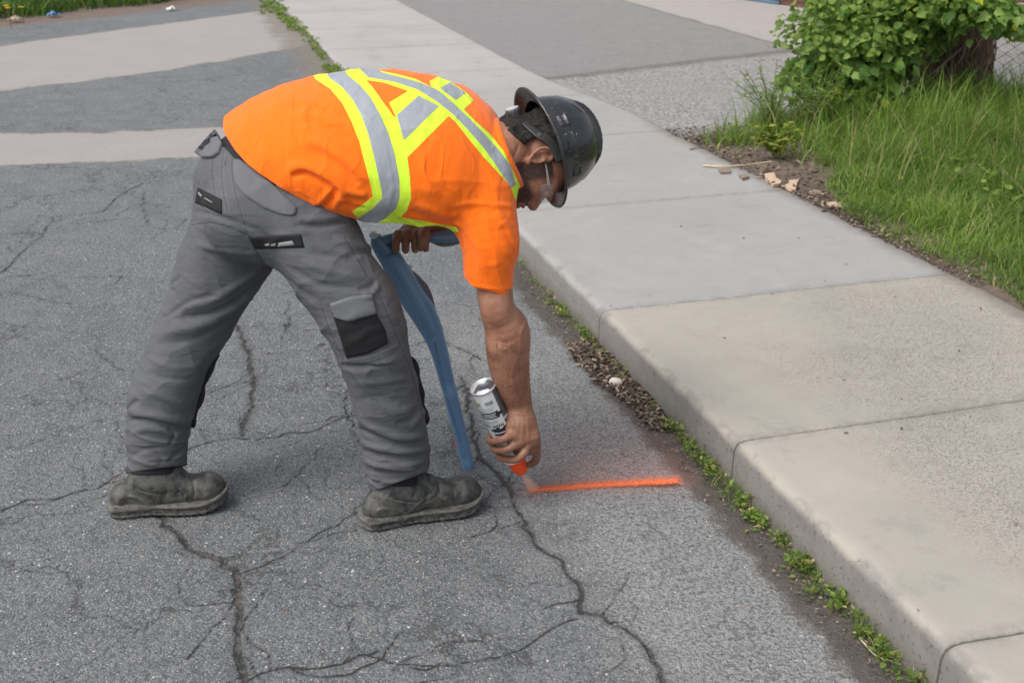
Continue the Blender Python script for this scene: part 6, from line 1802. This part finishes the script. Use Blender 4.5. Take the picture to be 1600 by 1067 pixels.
def litter(name, P, size, mat, seed, kind='stuff', flat=.35):
    rr = np.random.RandomState(seed); n = len(P); az = rr.rand(n) * 6.28
    D = np.stack([np.cos(az), np.sin(az), rr.normal(size=n) * flat], 1); N = np.tile([0, 0, 1.0], (n, 1)) + rr.normal(size=(n, 3)) * flat
    o = leaves(P, D, N, size, [(0, 0), (.16, .12), (.20, .6), (.10, 1), (-.08, .95), (-.20, .5), (-.13, .1)], seed, name, mat, kind, None, .1, .3); return o
LIT = foliage_mat('dead_leaf', (0.045, 0.034, 0.027, 1), (0.170, 0.128, 0.097, 1), (0.27, 0.21, 0.155, 1), .05)
n = 4200
poly = np.array([(884, 540), (905, 535), (935, 528), (965, 560), (1005, 600), (1048, 668), (1020, 668), (975, 622), (935, 596), (905, 565)], float)
uvp = np.stack([rv.uniform(870, 1060, 22000), rv.uniform(525, 680, 22000)], 1); k = inpoly(uvp, poly) < 3 * rv.rand(22000); uvp = uvp[k][:2600]
P = np.array([gr(u, v, 0) for u, v in uvp]); P[:, 2] = -.004 + .012 * rv.rand(len(P))
litter('gutter_leaf_litter', P, .007 + .020 * rv.rand(len(P)) ** 1.5, LIT, 31)
n = 1800
s = rv.uniform(-2.3, 1.1, n); P = STz(s, -.065 + rv.normal(size=n) * .030, -.004); P[:, 2] += .006 * rv.rand(n)
litter('gutter_crumbs', P, .003 + .010 * rv.rand(n), LIT, 32)
n = 3200
s = 2.75 - 2.9 * rv.rand(n) ** 1.2; t_ = 1.44 + rv.rand(n) ** 1.3 * (.10 + .62 * sstep(s, .6, 1.9)); P = STz(s, t_, .128); P[:, 2] += .012 * rv.rand(n)
litter('soil_wood_litter', P, .006 + .034 * rv.rand(n) ** 1.6 * (.4 + .6 * sstep(s, -.2, 1.2)), LIT, 33)
uvp = [(1287, 438), (1418, 570), (1316, 594), (1356, 881), (1318, 676), (1590, 535), (1401, 464), (1533, 484), (1434, 953), (1345, 877), (1013, 462), (1410, 622), (1205, 458), (1222, 430), (1160, 371), (1246, 372), (1103, 352), (1320, 412), (1500, 550), (1585, 820), (1408, 667), (957, 478), (968, 482), (1135, 528), (1062, 353), (1183, 340)]
P = np.array([gr(u, v, .128) for u, v in uvp])
litter('pavement_crumbs', P, .008 + .012 * rv.rand(len(P)), LIT, 34)
P = np.array([gr(1000 + rv.normal() * 120, 560, .127) for _ in range(1)])
# scraps in the far verge
def scrap(name, u, v, size, mat, label, cat, z=.04):
    rr = np.random.RandomState(int(u)); c = gr(u, v, z); n = 7; V = []
    for i in range(n):
        for j in range(n):
            V.append(c + np.array([(i/(n-1) - .5) * size, (j/(n-1) - .5) * size * .8, size * (.12 + .45 * rr.rand() * (1 - abs(i/(n-1) - .5)))]))
    F = [(i*n + j, (i+1)*n + j, (i+1)*n + j + 1, i*n + j + 1) for i in range(n-1) for j in range(n-1)]
    o = mesh_obj(name, np.array(V), np.array(F), mat, smooth=False); o.modifiers.new('thickness', 'SOLIDIFY').thickness = .002
    tag(o, label, cat); return o
scrap('wrapper', 84, 27, .13, simple('blue_foil', (.12, .25, .55, 1), .35), 'crumpled light blue wrapper lying on the far verge', 'wrapper')
scrap('paper_scrap', 268, 17, .10, simple('white_paper', (.8, .78, .75, 1), .8), 'crumpled white paper scrap on the soil of the far verge', 'paper')
scrap('wrapper', 24, 35, .13, simple('tan_paper', (.45, .33, .25, 1), .8), 'crumpled tan wrapper below the dandelions', 'wrapper')
